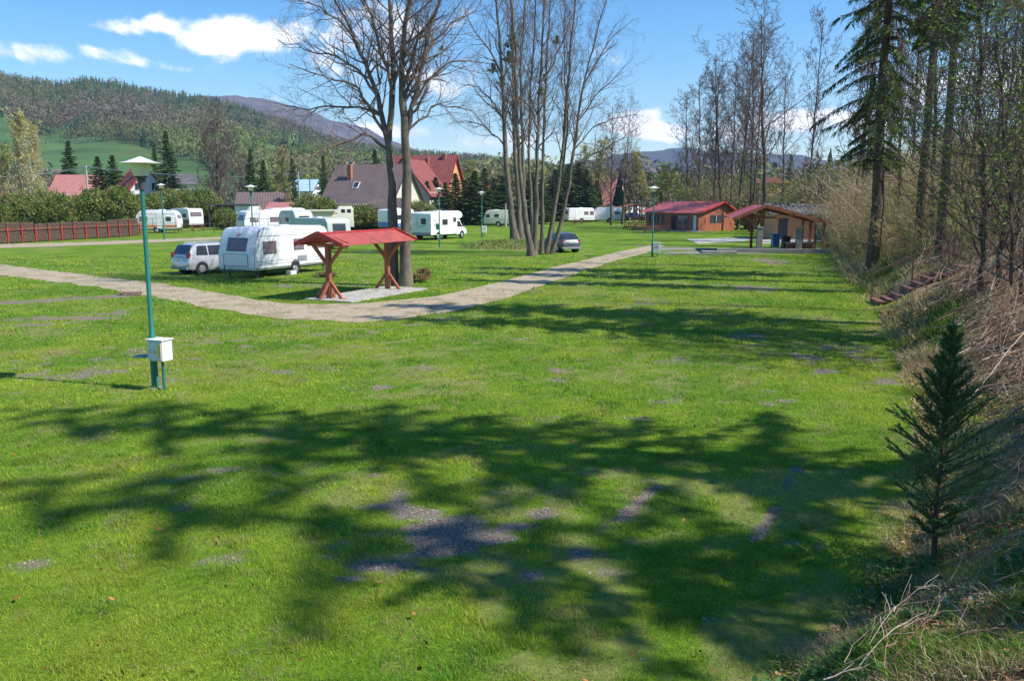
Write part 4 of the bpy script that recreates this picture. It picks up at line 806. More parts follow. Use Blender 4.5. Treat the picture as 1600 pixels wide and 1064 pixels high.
# ------------------------------------------------------------------ caravans
def end_panel(mb, a, b, t0, t1, w, off, th=.02):
    """panel on the slanted end wall between profile points a, b (x, z); off = outward offset"""
    a = Vector((a[0], 0, a[1])); b = Vector((b[0], 0, b[1])); d = (b - a); n = Vector((d.z, 0, -d.x)).normalized()
    if (n.x > 0) != (a.x > 0): n = -n
    p = a + d * t0 + n * off; q = a + d * t1 + n * off; k = len(mb.v)
    for base in (p, q):
        for sy in (-1, 1):
            for e in (0, 1): mb.v.append(base + Vector((0, sy * w / 2, 0)) + n * (th * e))
    # order: p(-,0) p(-,1) p(+,0) p(+,1) q(-,0) q(-,1) q(+,0) q(+,1)
    mb.f += [(k, k+2, k+3, k+1), (k+4, k+5, k+7, k+6), (k, k+4, k+6, k+2), (k+1, k+3, k+7, k+5), (k, k+1, k+5, k+4), (k+2, k+6, k+7, k+3)]
def wheel(parent, x, y, r=.31, w=.18, z=None, out=1):
    t = MB().tube([(x, y - w/2, r), (x, y - w/2 + .03, r), (x, y + w/2 - .03, r), (x, y + w/2, r)], [r * .9, r, r, r * .9], 24).build('wheel', M['black'], parent, smooth=True)
    f = MB().tube([(x, y + out * (w/2 + .002), r), (x, y + out * (w/2 + .012), r)], [r * .64, r * .60], 20).build('rim', M['rim'], t)
    m = MB()
    for k in range(5):
        a = k * 1.2566; m.beam((x + math.cos(a + .63) * r * .30, y + out * (w/2 + .014), r + math.sin(a + .63) * r * .30), (x + math.cos(a + .63) * r * .54, y + out * (w/2 + .014), r + math.sin(a + .63) * r * .54), r * .14, .004)
    m.build('rim_slot', M['trim'], t)
def make_caravan(name, loc, th, L, W, H, lab, prof='slant', body='white_gel', wins=(), ends=(), stripes=(), door=None, group='parked caravans', skirt=True, seam=True):
    r = empty(name, loc, heading(th)); tag(r, lab, 'caravan', group); h = H; k = H / 2.55
    if prof == 'slant': end = [(.06, .42), (0, .55), (0, 1.30), (.30, 2.16), (.42, 2.36), (.62, 2.50), (.9, 2.55)]
    elif prof == 'round': end = [(.25, .40), (.08, .60), (0, 1.05), (.04, 1.55), (.20, 2.05), (.42, 2.32), (.75, 2.50), (1.2, 2.55)]
    else: end = [(.04, .42), (0, .6), (.02, 1.3), (.12, 2.25), (.22, 2.42), (.40, 2.52), (.6, 2.55)]
    end = [(x, z * k) for x, z in end]; rear = [(x - L/2, z) for x, z in end]; front = [(L/2 - x, z) for x, z in reversed(end)]
    MB().prism(rear + front, 'y', -W/2, W/2).build('body', M[body], r, .055, True, 3)
    if seam:
        m = MB()
        for s in (-1, 1):
            y = s * (W/2 + .003)
            m.box(0, y, .50 * k, L - .15, .012, .05); m.box(0, y, 2.12 * k, L - .9, .012, .02)
            for a, b in list(zip(rear[1:-1], rear[2:])) + list(zip(front[:-2], front[1:-1])):
                m.beam((a[0] * .988, y, a[1]), (b[0] * .988, y, b[1] - .01), .012, .022)
        m.build('edge_trim', M['alu' if body != 'white_gel' else 'trim'], r)
    for (s, x, z, w, hh, kind) in wins:
        y = s * (W/2 + .006); f = MB().box(x, y, z, w + .08, .02, hh + .08).build('window', M['timber_frame' if kind == 'g' else 'trim'], r, .004); MB().box(x, y + s * .013, z, w, .012, hh).build('pane', M['curtain' if kind == 'c' else 'glass'], f)
    for (s, i, t0, t1, w, kind) in ends:
        e = rear if s < 0 else list(reversed(front)); a, b = e[i], e[i+1]
        m = MB(); end_panel(m, a, b, t0, t1, w, .004, .018)
        if kind == 'panel':
            f = m.build('locker_lid', M[body], r, .006); m2 = MB()
            for (u0, u1, ww, oy) in ((t0, t0 + .03, w, 0), (t1 - .03, t1, w, 0)): end_panel(m2, a, b, u0, u1, ww, .024, .004)
            q = m2.build('lid_seam', M['trim'], f); m3 = MB(); 
            for sy in (-1, 1):
                kk = len(m3.v); end_panel(m3, a, b, t0, t1, .025, .024, .004)
                for v in m3.v[kk:]: v.y += sy * w / 2
            m3.build('lid_seam', M['trim'], f)
        else:
            f = m.build('window', M['trim'], r, .004); m2 = MB(); end_panel(m2, a, b, t0 + .06, t1 - .06, w - .1, .022, .01); m2.build('pane', M['curtain' if kind == 'c' else 'glass'], f)
    for (s, z, hh, mm) in stripes: MB().box(0, s * (W/2 + .007), z, L - .16, .01, hh).build('stripe', M[mm], r)
    if door:
        s, x = door; y = s * (W/2 + .006); d = MB().box(x, y, 1.38 * k, .62, .018, 1.72 * k).build('door', M[body], r, .004); MB().box(x + .22, y + s * .02, 1.3 * k, .10, .03, .04).build('handle', M['trim'], d)
        m = MB(); [m.box(x + dx, y + s * .002, 1.38 * k, .012, .02, 1.74 * k) for dx in (-.32, .32)]; m.build('door_seam', M['grey_mark'], d)
    for s in (-1, 1):
        MB().tube([(0, s * (W/2 - .10), .42), (0, s * (W/2 + .008), .42)], [.40, .40], 20).build('wheel_arch', M['black'], r); wheel(r, 0, s * (W/2 - .075), .30, .17, out=s)
        m = MB().box(L/2 - .5, s * (W/2 - .25), .24, .06, .06, .46); m.box(L/2 - .5, s * (W/2 - .25), .015, .2, .2, .03); m.build('steady_leg', M['trim'], r)
        m = MB().box(-L/2 + .5, s * (W/2 - .25), .24, .06, .06, .46); m.box(-L/2 + .5, s * (W/2 - .25), .015, .2, .2, .03); m.build('steady_leg', M['trim'], r)
    MB().box(0, 0, .40, L - .3, W - .3, .10).build('chassis', M['black'], r)
    m = MB().box(.4, 0, H + .03, .7, .5, .09); m.build('roof_hatch', M['white_plastic'], r, .02)
    m = MB(); fx = L/2; m.beam((-fx + .1, -.5, .42), (-fx - 1.0, 0, .45), .06, .08); m.beam((-fx + .1, .5, .42), (-fx - 1.0, 0, .45), .06, .08); m.tube([(-fx - .85, 0, 0), (-fx - .85, 0, .75)], .03, 8); m.build('drawbar', M['trim'], r)
    return r
def mid(pa, pb, th, L, W, side=-1):
    """centre of a body whose near end's corner facing the camera side stands at ground pixel pa"""
    h = Vector((math.sin(math.radians(th)), math.cos(math.radians(th)), 0)); left = Vector((-h.y, h.x, 0)); c = G(*pa); return c + h * (L/2) - left * (W/2) * side * -1 if False else c + h * (L/2) + left * (W/2) * (-side)
# side=-1: the corner is the right rear one (body extends ahead and to the left)
cv = make_caravan('caravan', mid((398, 437), None, 24, 6.6, 2.3, -1), 24, 6.6, 2.3, 2.58, 'large white caravan with slanted grey end, nearest of all, beside the silver minivan', 'slant', 'white_gel',
    wins=[(-1, -2.05, 1.55, .95, .56, 'c'), (-1, .35, 1.62, .80, .52, 'c'), (-1, 2.2, 1.62, .9, .5, 'c')], ends=[(-1, 2, .10, .86, 1.25, 'c'), (-1, 1, .12, .94, 1.55, 'panel')], stripes=[(-1, .86, .02, 'grey_mark'), (-1, .72, .02, 'grey_mark')])
MB().box(.6, -1.165, .88, .8, .02, .26).build('vent_panel', M['grey_mark'], cv); MB().box(1.3, -1.163, 1.45, .66, .01, 1.75).build('door', M['white_gel'], cv)
def text_mesh(name, s, size, material, parent, Mx, ext=.004):
    c = bpy.data.curves.new(name, 'FONT'); c.body = s; c.size = size; c.extrude = ext; c.shear = .3; c.align_x = 'CENTER'; c.align_y = 'CENTER'; o = bpy.data.objects.new(name, c); me = bpy.data.meshes.new_from_object(o); bpy.data.objects.remove(o)
    me.materials.clear(); me.materials.append(material); t = link(name, me, parent); t.matrix_local = Mx; return t
def end_matrix(x, z, tilt): # text on the -X end, facing outwards
    return Matrix.Translation((x, 0, z)) @ Matrix.Rotation(math.radians(-90), 4, 'Z') @ Matrix.Rotation(math.radians(90 - tilt), 4, 'X')
text_mesh('lettering', 'JJo', .24, M['red_mark'], cv, end_matrix(-3.3 + .325, 2.24, 32))
MB().box(-.2, -1.0, .12, .5, .35, .24).build('water_can', M['white_plastic'], None, .03); o = bpy.data.objects['water_can']; o.parent = None
o.location = cv.location; o.rotation_euler = cv.rotation_euler; tag(o, 'low white plastic water container on the grass under the nearest caravan', 'container')
# tv aerial on the roof of the nearest caravan
ra = empty('tv_aerial', cv.matrix_basis @ Vector((-.9, .4, 2.55)), heading(24)); tag(ra, 'white grid television aerial on the roof of the nearest caravan', 'aerial')
MB().tube([(0, 0, 0), (0, 0, .75)], .02, 8).build('mast', M['alu'], ra)
m = MB(); u = Vector((.55, .3, -.35)); v = Vector((.2, -.25, .45))
for k in range(9): m.beam(Vector((-.2, -.1, .75)) + v * (k / 8 - .5) - u * .5, Vector((-.2, -.1, .75)) + v * (k / 8 - .5) + u * .5, .018, .018)
for k in range(7): m.beam(Vector((-.2, -.1, .75)) + u * (k / 6 - .5) - v * .5, Vector((-.2, -.1, .75)) + u * (k / 6 - .5) + v * .5, .018, .018)
m.build('grid', M['white_plastic'], ra)

c = make_caravan('caravan', G(250, 364), 86, 5.0, 2.2, 2.75, 'white caravan with orange lower stripes behind the second lamp', 'round', 'white_gel', wins=[(-1, -1.5, 1.7, .9, .5, 'c'), (-1, 1.45, 1.7, .6, .5, 'g')], stripes=[(-1, .85, .28, 'orange_mark'), (-1, 1.2, .04, 'orange_mark'), (-1, 2.28, .05, 'orange_mark')], door=(-1, .35), ends=[(1, 3, .1, .9, 1.4, 'c')])
c = make_caravan('caravan', G(293, 356), -52, 4.8, 2.3, 2.75, 'old white caravan with dark brown lower side and wide end window', 'upright', 'white_gel', wins=[(1, -1.2, 1.75, 1.0, .55, 'g'), (1, .3, 1.75, .5, .5, 'g'), (1, 1.5, 1.75, .8, .5, 'g')], ends=[(-1, 2, .2, .85, 1.8, 'c')], stripes=[(1, .85, .7, 'trim')])
c = make_caravan('caravan', mid((382, 365), None, 50, 6.0, 2.4, -1), 50, 6.0, 2.4, 2.7, 'white caravan with lavender shaded end behind the wooden railing, left of the long cream camper', 'slant', 'white_gel', wins=[(-1, -1.7, 1.6, 1.0, .5, 'c'), (-1, .9, 1.6, 1.1, .55, 'c')], ends=[(-1, 2, .1, .85, 1.5, 'g'), (-1, 1, .2, .9, 1.5, 'panel')], stripes=[(-1, .95, .03, 'grey_mark')])
c = make_caravan('caravan', mid((512, 393), None, -48, 5.6, 2.3, -1) , -48, 5.2, 2.3, 2.5, 'grey green caravan with bright rounded end behind the nearest white caravan', 'upright', 'grey_gel', wins=[(1, -1.5, 1.6, .8, .5, 'g'), (1, .2, 1.6, .55, .5, 'g'), (1, 1.5, 1.6, .8, .5, 'g')], ends=[(-1, 2, .2, .85, 1.3, 'g')])
c.location = G(512, 389) + Vector((-.8, 1.3, 0))
c = make_caravan('caravan', G(448, 360), 60, 5.0, 2.3, 2.9, 'white caravan wedged behind the one with the lavender end', 'upright', 'white_gel', wins=[(-1, -1, 1.7, 1.0, .5, 'c'), (-1, 1.2, 1.7, .8, .5, 'c')])
c = make_caravan('caravan', G(463, 366), -40, 4.6, 2.2, 2.75, 'grey ribbed caravan left of the long cream camper', 'round', 'grey_gel', wins=[(1, 0, 1.7, .9, .5, 'g')], ends=[(-1, 3, .1, .9, 1.3, 'g')])
c = make_caravan('caravan', G(780, 354), -82, 4.4, 2.2, 2.45, 'pale caravan with sloping front parked before the dark spruce row', 'slant', 'cream_gel', wins=[(1, .2, 1.65, .65, .45, 'g'), (1, 1.55, 1.6, .6, .5, 'g')], ends=[(1, 2, .1, .85, 1.4, 'g')], stripes=[(1, 1.15, .03, 'grey_mark'), (1, .95, .03, 'grey_mark')], seam=False)
c = make_caravan('caravan', G(904, 348), 66, 5.2, 2.3, 2.55, 'white caravan with dark end window and a door, left of the rounded caravan', 'upright', 'white_gel', wins=[(-1, .9, 1.65, .8, .5, 'c'), (-1, 2.0, 1.65, .7, .6, 'c')], ends=[(-1, 2, .2, .85, 1.5, 'g')], door=(-1, -.9), stripes=[(-1, .8, .04, 'grey_mark')], seam=False)
c = make_caravan('caravan', G(951, 347.5), 88, 5.6, 2.3, 2.65, 'rounded white caravan with a small orange trimmed window beside the twin bare trees', 'round', 'white_gel', wins=[(-1, 1.35, 1.65, 1.0, .45, 'c')], stripes=[(-1, 1.2, .03, 'grey_mark'), (-1, .9, .03, 'grey_mark')], seam=False)
c = make_caravan('caravan', G(944, 340), 85, 3.6, 2.2, 2.9, 'small pale caravan roof showing above the rounded one', 'round', 'grey_gel', seam=False)
c = make_caravan('caravan', G(994, 341), 60, 5.0, 2.3, 2.4, 'white caravan with sloping front behind the dark blue car', 'slant', 'white_gel', wins=[(-1, -1.0, 1.55, .8, .45, 'g'), (-1, .9, 1.55, .8, .45, 'g')], seam=False)

# ------------------------------------------------------------------ motorhomes
def make_motorhome(loc, th, L, W, lab, body='white_gel', art=True, blue=False):
    r = empty('motorhome', loc, heading(th)); tag(r, lab, 'motorhome', 'parked motorhomes'); h = L/2
    MB().prism([(-h, .5), (-h, 2.55), (-h+.06, 2.68), (-h+.2, 2.75), (h-1.7, 2.86), (h-1.2, 2.72), (h-.95, 2.42), (h-1.05, 2.2), (h-1.6, 2.02), (h-2.0, 2.0), (h-2.0, .5)], 'y', -W/2, W/2).build('body', M[body], r, .05, True, 3)
    MB().prism([(h-1.98, .42), (h-1.98, 2.0), (h-1.35, 1.98), (h-.78, 1.22), (h-.12, 1.0), (h, .80), (h, .42)], 'y', -W/2 + .10, W/2 - .10).build('cab', M[body], r, .06, True, 3)
    for s in (-1, 1):
        y = s * (W/2 - .094); m = MB().prism([(h-1.85, 1.22), (h-1.85, 1.82), (h-1.42, 1.82), (h-.95, 1.22)], 'y', y - .008, y + .008); m.build('cab_window', M['glass'], r)
        MB().box(h-.98, s * (W/2 + .06), 1.35, .10, .16, .26).build('mirror', M['trim'], r, .02)
        for x in (-h + 1.3, h - .95):
            MB().tube([(x, s * (W/2 - .25), .40), (x, s * (W/2 - (.09 if x > 0 else -.008)), .40)], [.42, .42], 20).build('wheel_arch', M['black'], r); wheel(r, x, s * (W/2 - (.16 if x > 0 else .09)), .34, .2, out=s)
    for x, z, w, hh in ((-.9, 1.75, .9, .5), (1.0 - .1, 1.95, .45, .38)):
        f = MB().box(x, -W/2 - .006, z, w + .06, .02, hh + .06).build('window', M['trim'], r); MB().box(x, -W/2 - .02, z, w, .012, hh).build('pane', M['glass'], f)
    d = MB().box(.2, -W/2 - .006, 1.35, .6, .02, 1.65).build('door', M[body], r, .005); MB().box(.42, -W/2 - .022, 1.3, .08, .02, .05).build('handle', M['trim'], d)
    MB().prism([(h-1.32, 1.93), (h-1.30, 1.95), (h-.80, 1.27), (h-.83, 1.24)], 'y', -W/2 + .22, W/2 - .22).build('windscreen', M['glass'], r)
    MB().box(-h - .012, 0, .62, .03, W - .2, .26).build('rear_bumper', M['grey_mark'], r, .01); MB().box(0, 0, .45, L - 1.2, W - .3, .14).build('chassis', M['black'], r)
    if art:
        m = MB()
        for k in range(40):
            a0 = math.pi * (1.05 + .95 * k / 40); a1 = math.pi * (1.05 + .95 * (k+1) / 40); R_ = .62; m.beam((-h - .012, .05 - math.cos(a0) * R_, 1.75 + math.sin(a0) * R_ * .7), (-h - .012, .05 - math.cos(a1) * R_, 1.75 + math.sin(a1) * R_ * .7), .03, .02 + .04 * math.sin(math.pi * k / 40))
        m.build('swoosh', M['grey_mark'], r)
        f = MB().box(-h - .006, -.30, 1.85, .02, .62, .62).build('window', M['grey_mark'], r); MB().box(-h - .02, -.30, 1.85, .012, .54, .54).build('pane', M['glass'], f)
        m = MB(); rr = random.Random(5)
        for k in range(9):
            a = Vector((-h - .012, .25 + .3 * rr.random(), 1.6 + .5 * rr.random())); m.beam(a, a + Vector((0, .25 * (rr.random() - .3), .2 * (rr.random() - .4))), .03, .04)
        m.build('scroll_marks', M['grey_mark'], r)
        m = MB(); m.beam((-h + .4, -W/2 - .012, 2.2), (-h + 1.4, -W/2 - .012, 1.3), .02, .04); m.beam((-h + .5, -W/2 - .012, 1.6), (-h + 1.2, -W/2 - .012, 1.15), .02, .08); m.build('side_swoosh', M['grey_mark'], r)
    if blue: MB().box(0, -W/2 - .014, .8, L - 2.2, .012, .35).build('stripe', M['blue_mark'], r); MB().box(-h - .035, 0, .9, .02, W - .3, .5).build('blue_panel', M['blue_mark'], r)
    MB().box(-.5, 0, 2.86, .7, .6, .12).build('roof_hatch', M['white_plastic'], r, .02)
    return r
def head_v(th): return Vector((math.sin(math.radians(th)), math.cos(math.radians(th)), 0))
mh = make_motorhome(G(686, 374.5) + Vector((0, 1.5, 0)), 29, 6.8, 2.4, 'white motorhome with a grey swirl on its back, right of the double trunk tree')
make_motorhome(G(622, 361) + Vector((0, 1, 0)), 38, 5.4, 2.2, 'white motorhome with blue lower panel, mostly hidden behind the double trunk', art=False, blue=True)
# long cream camper
r = empty('camper_van', G(507, 361), heading(74)); tag(r, 'long cream camper with a raised cab front behind the grey caravan', 'camper', 'parked motorhomes')
MB().prism([(-3.6, .5), (-3.6, 2.4), (-3.4, 2.7), (1.6, 2.7), (1.9, 3.15), (3.4, 3.15), (3.65, 2.9), (3.7, .5)], 'y', -1.15, 1.15).build('body', M['cream_gel'], r, .05, True, 3)
MB().box(-.9, -1.16, 2.25, 5.2, .02, .10).build('stripe', M['orange_mark'], r); MB().box(-.9, -1.35, 2.62, 4.6, .35, .14).build('awning_case', M['cream_gel'], r, .02)
for x in (2.35, 3.1): f = MB().box(x, -1.155, 2.55, .5, .02, .45).build('window', M['trim'], r); MB().box(x, -1.17, 2.55, .44, .012, .38).build('pane', M['glass'], f)
for x in (-2.2, 2.6): wheel(r, x, -1.08, .34, .2, out=-1); wheel(r, x, 1.08, .34, .2, out=1)
# small boats/trailer tops behind: pale covered trailer
r = empty('covered_trailer', G(520, 346), heading(80)); tag(r, 'pale covered trailer behind the long cream camper', 'trailer'); MB().prism([(-2, .5), (-2.1, 1.6), (-1.4, 3.9), (1.2, 4.0), (2.1, 1.7), (2, .5)], 'y', -1, 1).build('cover', M['grey_gel'], r, .1, True); wheel(r, 0, -.95, .3, .18, out=-1); wheel(r, 0, .95, .3, .18, out=1)

# ------------------------------------------------------------------ cars
def make_car(name, loc, th, st, paint, lab, side_win, rear_win, front_win, wheels, tail, wr=.31):
    r = empty(name, loc, heading(th)); tag(r, lab, 'car', 'parked cars'); L = st[-1][0]
    n = 41; X_ = np.linspace(0, L, n); S_ = np.array(st, float); I = lambda k: np.interp(X_, S_[:, 0], S_[:, k]); zb, be, tp, w, wrf = [I(k) for k in range(1, 6)]
    def ring(i):
        t = tp[i]; b = min(be[i], t - .02); return [(0, zb[i]), (w[i] * .92, zb[i]), (w[i] * .99, zb[i] + .12), (w[i] * 1.0, (zb[i] + b) / 2), (w[i] * .985, b), (wrf[i] + (w[i] - wrf[i]) * .04, t - .05 if t - b > .15 else b + .01), (wrf[i] * .90, t - .012), (wrf[i] * .5, t + .008), (0, t + .012)]
    V = []; R_ = []
    for i in range(n):
        h = ring(i); full = h + [(-y, z) for y, z in reversed(h[1:-1])]; R_.append(len(full)); V += [(X_[i] - L/2, y, z) for y, z in full]
    m = R_[0]; Qd = [(i*m + j, i*m + (j+1) % m, (i+1)*m + (j+1) % m, (i+1)*m + j) for i in range(n-1) for j in range(m)]
    mb = MB(); mb.v = [Vector(v) for v in V]; mb.f = Qd + [tuple(range(m))] + [tuple(reversed(range((n-1)*m, n*m)))]
    mb.build('body', paint, r, smooth=True)
    def side(x, t, s):
        i = x / L * (n - 1); i0 = int(min(i, n - 2)); f = i - i0; a = ring(i0); b = ring(i0 + 1); q = [tuple(np.array(a[k]) * (1-f) + np.array(b[k]) * f) for k in (4, 5)]
        y = q[0][0] * (1-t) + q[1][0] * t; z = q[0][1] * (1-t) + q[1][1] * t; return Vector((x - L/2, s * (y + .008), z))
    for s in (-1, 1):
        for (x0, x1, x0t, x1t) in side_win:
            mb = MB(); N_ = 5; lo = [side(x0 + (x1-x0) * k / N_, .10, s) for k in range(N_+1)]; hi = [side(x0t + (x1t-x0t) * k / N_, .90, s) for k in range(N_+1)]
            for k in range(N_): mb.face([lo[k], lo[k+1], hi[k+1], hi[k]])
            mb.build('side_window', M['glass'], r)
        for x in wheels:
            MB().tube([(x - L/2, s * .5, wr + .03), (x - L/2, s * (np.interp(x, S_[:, 0], S_[:, 4]) + .004), wr + .03)], [wr + .06] * 2, 24).build('wheel_arch', M['black'], r); wheel(r, x - L/2, s * (np.interp(x, S_[:, 0], S_[:, 4]) - .085), wr, .19, out=s)
        tx, tz, th_, tw = tail; MB().box(tx - L/2, s * tw, tz, .16, .20, th_).build('tail_lamp', M['tail'], r, .03)
        MB().box(S_[-1, 0] * .69 - L/2, s * (S_[5, 4] + .09), S_[5, 2] + .08, .10, .16, .12).build('mirror', paint, r, .02)
    def topwin(x0, x1, f, nm):
        mb = MB(); N_ = 6
        for a in range(N_):
            xs_ = [x0 + (x1 - x0) * (a + q) / N_ for q in (0, 1)]; row = []
            for x in xs_:
                z = np.interp(x, X_, tp) + .02; yy = np.interp(x, X_, wrf) * f; dx = -.012 if x < L/2 else .012; row.append([Vector((x - L/2 + dx, y, z - (abs(y) > yy * .9) * .01)) for y in (-yy, -yy * .5, 0, yy * .5, yy)])
            for j in range(4): mb.face([row[0][j], row[0][j+1], row[1][j+1], row[1][j]])
        mb.build(nm, M['glass'], r, smooth=True)
    topwin(*rear_win, 'rear_window'); topwin(*front_win, 'windscreen')
    MB().box(-L/2 - .005, 0, .80, .03, .52, .12).build('number_plate', M['white_plastic'], r); MB().box(-L/2 + .03, 0, .36, .12, st[1][4] * 1.9, .14).build('bumper_trim', M['grey_mark'], r, .02)
    MB().box(-L/2 + .02, 0, .96, .03, .8, .025).build('handle', M['trim'], r)
    return r
mpv = [(0, .42, .60, .62, .70, .62), (.05, .34, .93, .95, .82, .76), (.13, .30, .99, 1.04, .85, .78), (.42, .26, 1.0, 1.60, .87, .66), (.8, .24, .98, 1.66, .88, .67), (2.1, .22, .95, 1.67, .88, .67), (2.75, .22, .93, 1.60, .88, .66), (3.35, .22, .94, 1.22, .87, .68), (3.65, .24, .93, .98, .86, .72), (4.1, .26, .84, .86, .83, .70), (4.38, .32, .66, .68, .74, .6), (4.45, .38, .5, .52, .66, .55)]
car = make_car('minivan', G(313, 430) + head_v(38) * 2.0 + Vector((-1.05, .35, 0)), 38, mpv, M['silver'], 'silver minivan with red tail lamps parked left of the nearest caravan', [(.55, 1.25, .68, 1.25), (1.32, 2.15, 1.32, 2.15), (2.22, 3.2, 2.22, 2.75)], (.15, .42, .95), (2.78, 3.5, .92), (.85, 3.55), (.14, 1.05, .30, .74))
for s in (-1, 1): MB().beam((-1.5, s * .6, 1.70), (.6, s * .6, 1.71), .04, .04).build('roof_rail', M['alu'], car)
hb = [(0, .42, .60, .62, .68, .6), (.06, .34, .90, .92, .80, .72), (.2, .30, .93, 1.02, .83, .72), (.62, .26, .95, 1.38, .84, .62), (1.0, .24, .94, 1.48, .84, .62), (1.9, .22, .90, 1.50, .84, .62), (2.4, .22, .88, 1.42, .84, .62), (3.05, .22, .88, .98, .83, .66), (3.2, .24, .87, .90, .82, .68), (3.7, .26, .76, .78, .80, .66), (3.95, .32, .62, .64, .70, .56), (4.0, .38, .5, .52, .62, .5)]
make_car('hatchback', G(892, 395) + head_v(-22) * 1.9, -22, hb, M['slate'], 'dark grey hatchback seen from behind beside the leaning tree stems', [(.8, 1.5, .9, 1.5), (1.58, 2.75, 1.58, 2.4)], (.2, .64, .95), (2.45, 3.05, .92), (.75, 3.2), (.14, .88, .20, .68))
make_car('hatchback', G(992, 344.5), 80, hb, M['navy'], 'dark blue car in front of the far sloping white caravan', [(.8, 1.5, .9, 1.5), (1.58, 2.75, 1.58, 2.4)], (.2, .64, .95), (2.45, 3.05, .92), (.75, 3.2), (.14, .88, .20, .68))

# ------------------------------------------------------------------ houses
M['roof_brown'] = mat('roof_brown', (.135, .098, .09), .8, .15, .8, .5, 12, dirt=(.18, .13, .11), dscale=.5, damt=.4)
M['roof_red'] = mat('roof_red_tile', (.215, .052, .042), .75, .18, 1.2, .5, 12, dirt=(.2, .06, .05), dscale=.6, damt=.5)
M['roof_pink'] = mat('roof_faded', (.40, .16, .14), .8, .15, 1.2, .4, 12, dirt=(.28, .14, .12), dscale=.6, damt=.5)
M['roof_blue'] = mat('roof_blue', (.35, .50, .66), .5, .1, 1)
M['roof_grey'] = mat('roof_grey', (.085, .08, .078), .8, .2, 1.5, .5, 15, dirt=(.22, .21, .17), dscale=.9, damt=.5)
M['brick'] = mat('chimney_brick', (.40, .14, .08), .9, .2, 6)
def make_house(name, loc, rz, L, W, eave, ridge, wall, roof, lab, wins=(), chim=(), over=.5, group=None, asym=0, cat='house', sky=(), cols=None, doors=()):
    """ridge along local X; wins: (side, u, z, w, h) with side 'f' (-Y), 'b' (+Y), 'r' (+X), 'l' (-X)"""
    r = empty(name, loc, rz); tag(r, lab, cat, group); ry = asym
    MB().prism([(-W/2, -.3), (-W/2, eave), (ry, ridge - .12), (W/2, eave), (W/2, -.3)], 'x', -L/2, L/2).build('wall', M[wall], r)
    slope = lambda y: eave + (ridge - eave) * (1 - abs(y - ry) / (W/2 + (ry if y < ry else -ry)))
    rf = None
    for s in (-1, 1):
        yo = s * (W/2 + over); k = (ridge - eave) / (W/2 - s * ry); zo = eave - over * k
        o = corrugated('roof', (-L/2 - over, yo, zo), (L/2 + over, yo, zo), (-L/2 - over, ry, ridge), (L/2 + over, ry, ridge), max(6, int(L / .35)), .02, M[roof], r, tiles=12); rf = rf or o
        for x in (-L/2 - over - .02, L/2 + over + .02): MB().beam((x, ry, ridge - .02), (x, yo, zo - .02), .04, .2).build('barge_board', M[cols or 'red_trim'] if roof in ('roof_red', 'red_roof', 'roof_pink') else M['trim'], r)
    for (x, y, h) in chim:
        z = slope(y); c_ = MB().box(x, y, z + h/2 - .3, .6, .55, h + .6).build('chimney', M['brick'], rf); MB().box(x, y, z + h + .05, .7, .65, .1).build('cap', M['concrete'], rf)
    for (x, t, s, w, h) in sky:
        y = ry + s * (W/2 - s * ry) * t; z = slope(y); a = math.atan2(ridge - eave, W/2) * -s; mb = MB(); mm_ = Matrix.Translation((x, y, z + .09)) @ Matrix.Rotation(a, 4, 'X'); mb.box(0, 0, 0, w, h, .10, M=mm_); f = mb.build('skylight', M['timber_frame'], rf); mb = MB(); mb.box(0, 0, .055, w - .16, h - .16, .02, M=mm_); mb.build('pane', M['glass'], f)
    for (sd_, u, z, w, h) in wins:
        f = MB(); g_ = MB(); b_ = MB()
        if sd_ in 'fb': s = -1 if sd_ == 'f' else 1; y = s * (W/2 + .02); f.box(u, y, z, w + .16, .06, h + .16); g_.box(u, y + s * .03, z, w, .03, h); b_.box(u, y + s * .05, z, .06, .03, h)
        else: s = 1 if sd_ == 'r' else -1; x = s * (L/2 + .02); f.box(x, u, z, .06, w + .16, h + .16); g_.box(x + s * .03, u, z, .03, w, h); b_.box(x + s * .05, u, z, .03, .06, h)
        f = f.build('window', M['timber_frame'], r); g_.build('pane', M['glass'], f); b_.build('mullion', M['timber_frame'], f)
    for (sd_, u, w, h, mm_) in doors:
        if sd_ in 'fb': s = -1 if sd_ == 'f' else 1; q = MB().box(u, s * (W/2 + .02), h/2, w, .05, h)
        else: s = 1 if sd_ == 'r' else -1; q = MB().box(s * (L/2 + .02), u, h/2, .05, w, h)
        d = q.build('door', M[mm_], r)
    return r
def at(px, Y, z=0): return Vector((XatY(px, Y, z), Y, z))
# big brown roof
h = make_house('house', at(585, 127), math.radians(-18), 10.5, 12, 3.1, 9.0, 'cream_wall', 'roof_brown', 'house with a huge steep dark brown roof, brick chimney and skylight', wins=[('r', -2, 1.6, 1.4, 1.3), ('r', 0, 4.8, 1.6, 1.4), ('f', 3.5, 1.6, 1.2, 1.2)], chim=[(-2.6, -2.1, 1.9), (-3.9, .9, 1.2), (-.2, 1.0, .6)], sky=[(-1.1, .52, -1, .9, 1.2)])
make_house('porch_extension', at(609, 119), math.radians(-18), 5.0, 4, 2.6, 4.2, 'cream_wall', 'roof_brown', 'low cream extension in front of the big brown roofed house', wins=[('f', 0, 1.5, 1.4, 1.2)], over=.3, cat='extension')
h = make_house('house', at(664, 158), math.radians(-13), 11.5, 10, 6.4, 11.8, 'orange_wall', 'roof_red', 'large house with bright red tiled roof and orange gable behind the brown roof', wins=[('r', 0, 7.2, 1.4, 1.5), ('f', -2, 4, 1.4, 1.4)], chim=[(-2.6, -2.0, 2.6), (1.2, -1.8, 1.3), (4.0, -.6, .8)], sky=[(-3.8, .45, -1, 1.0, 1.3)])
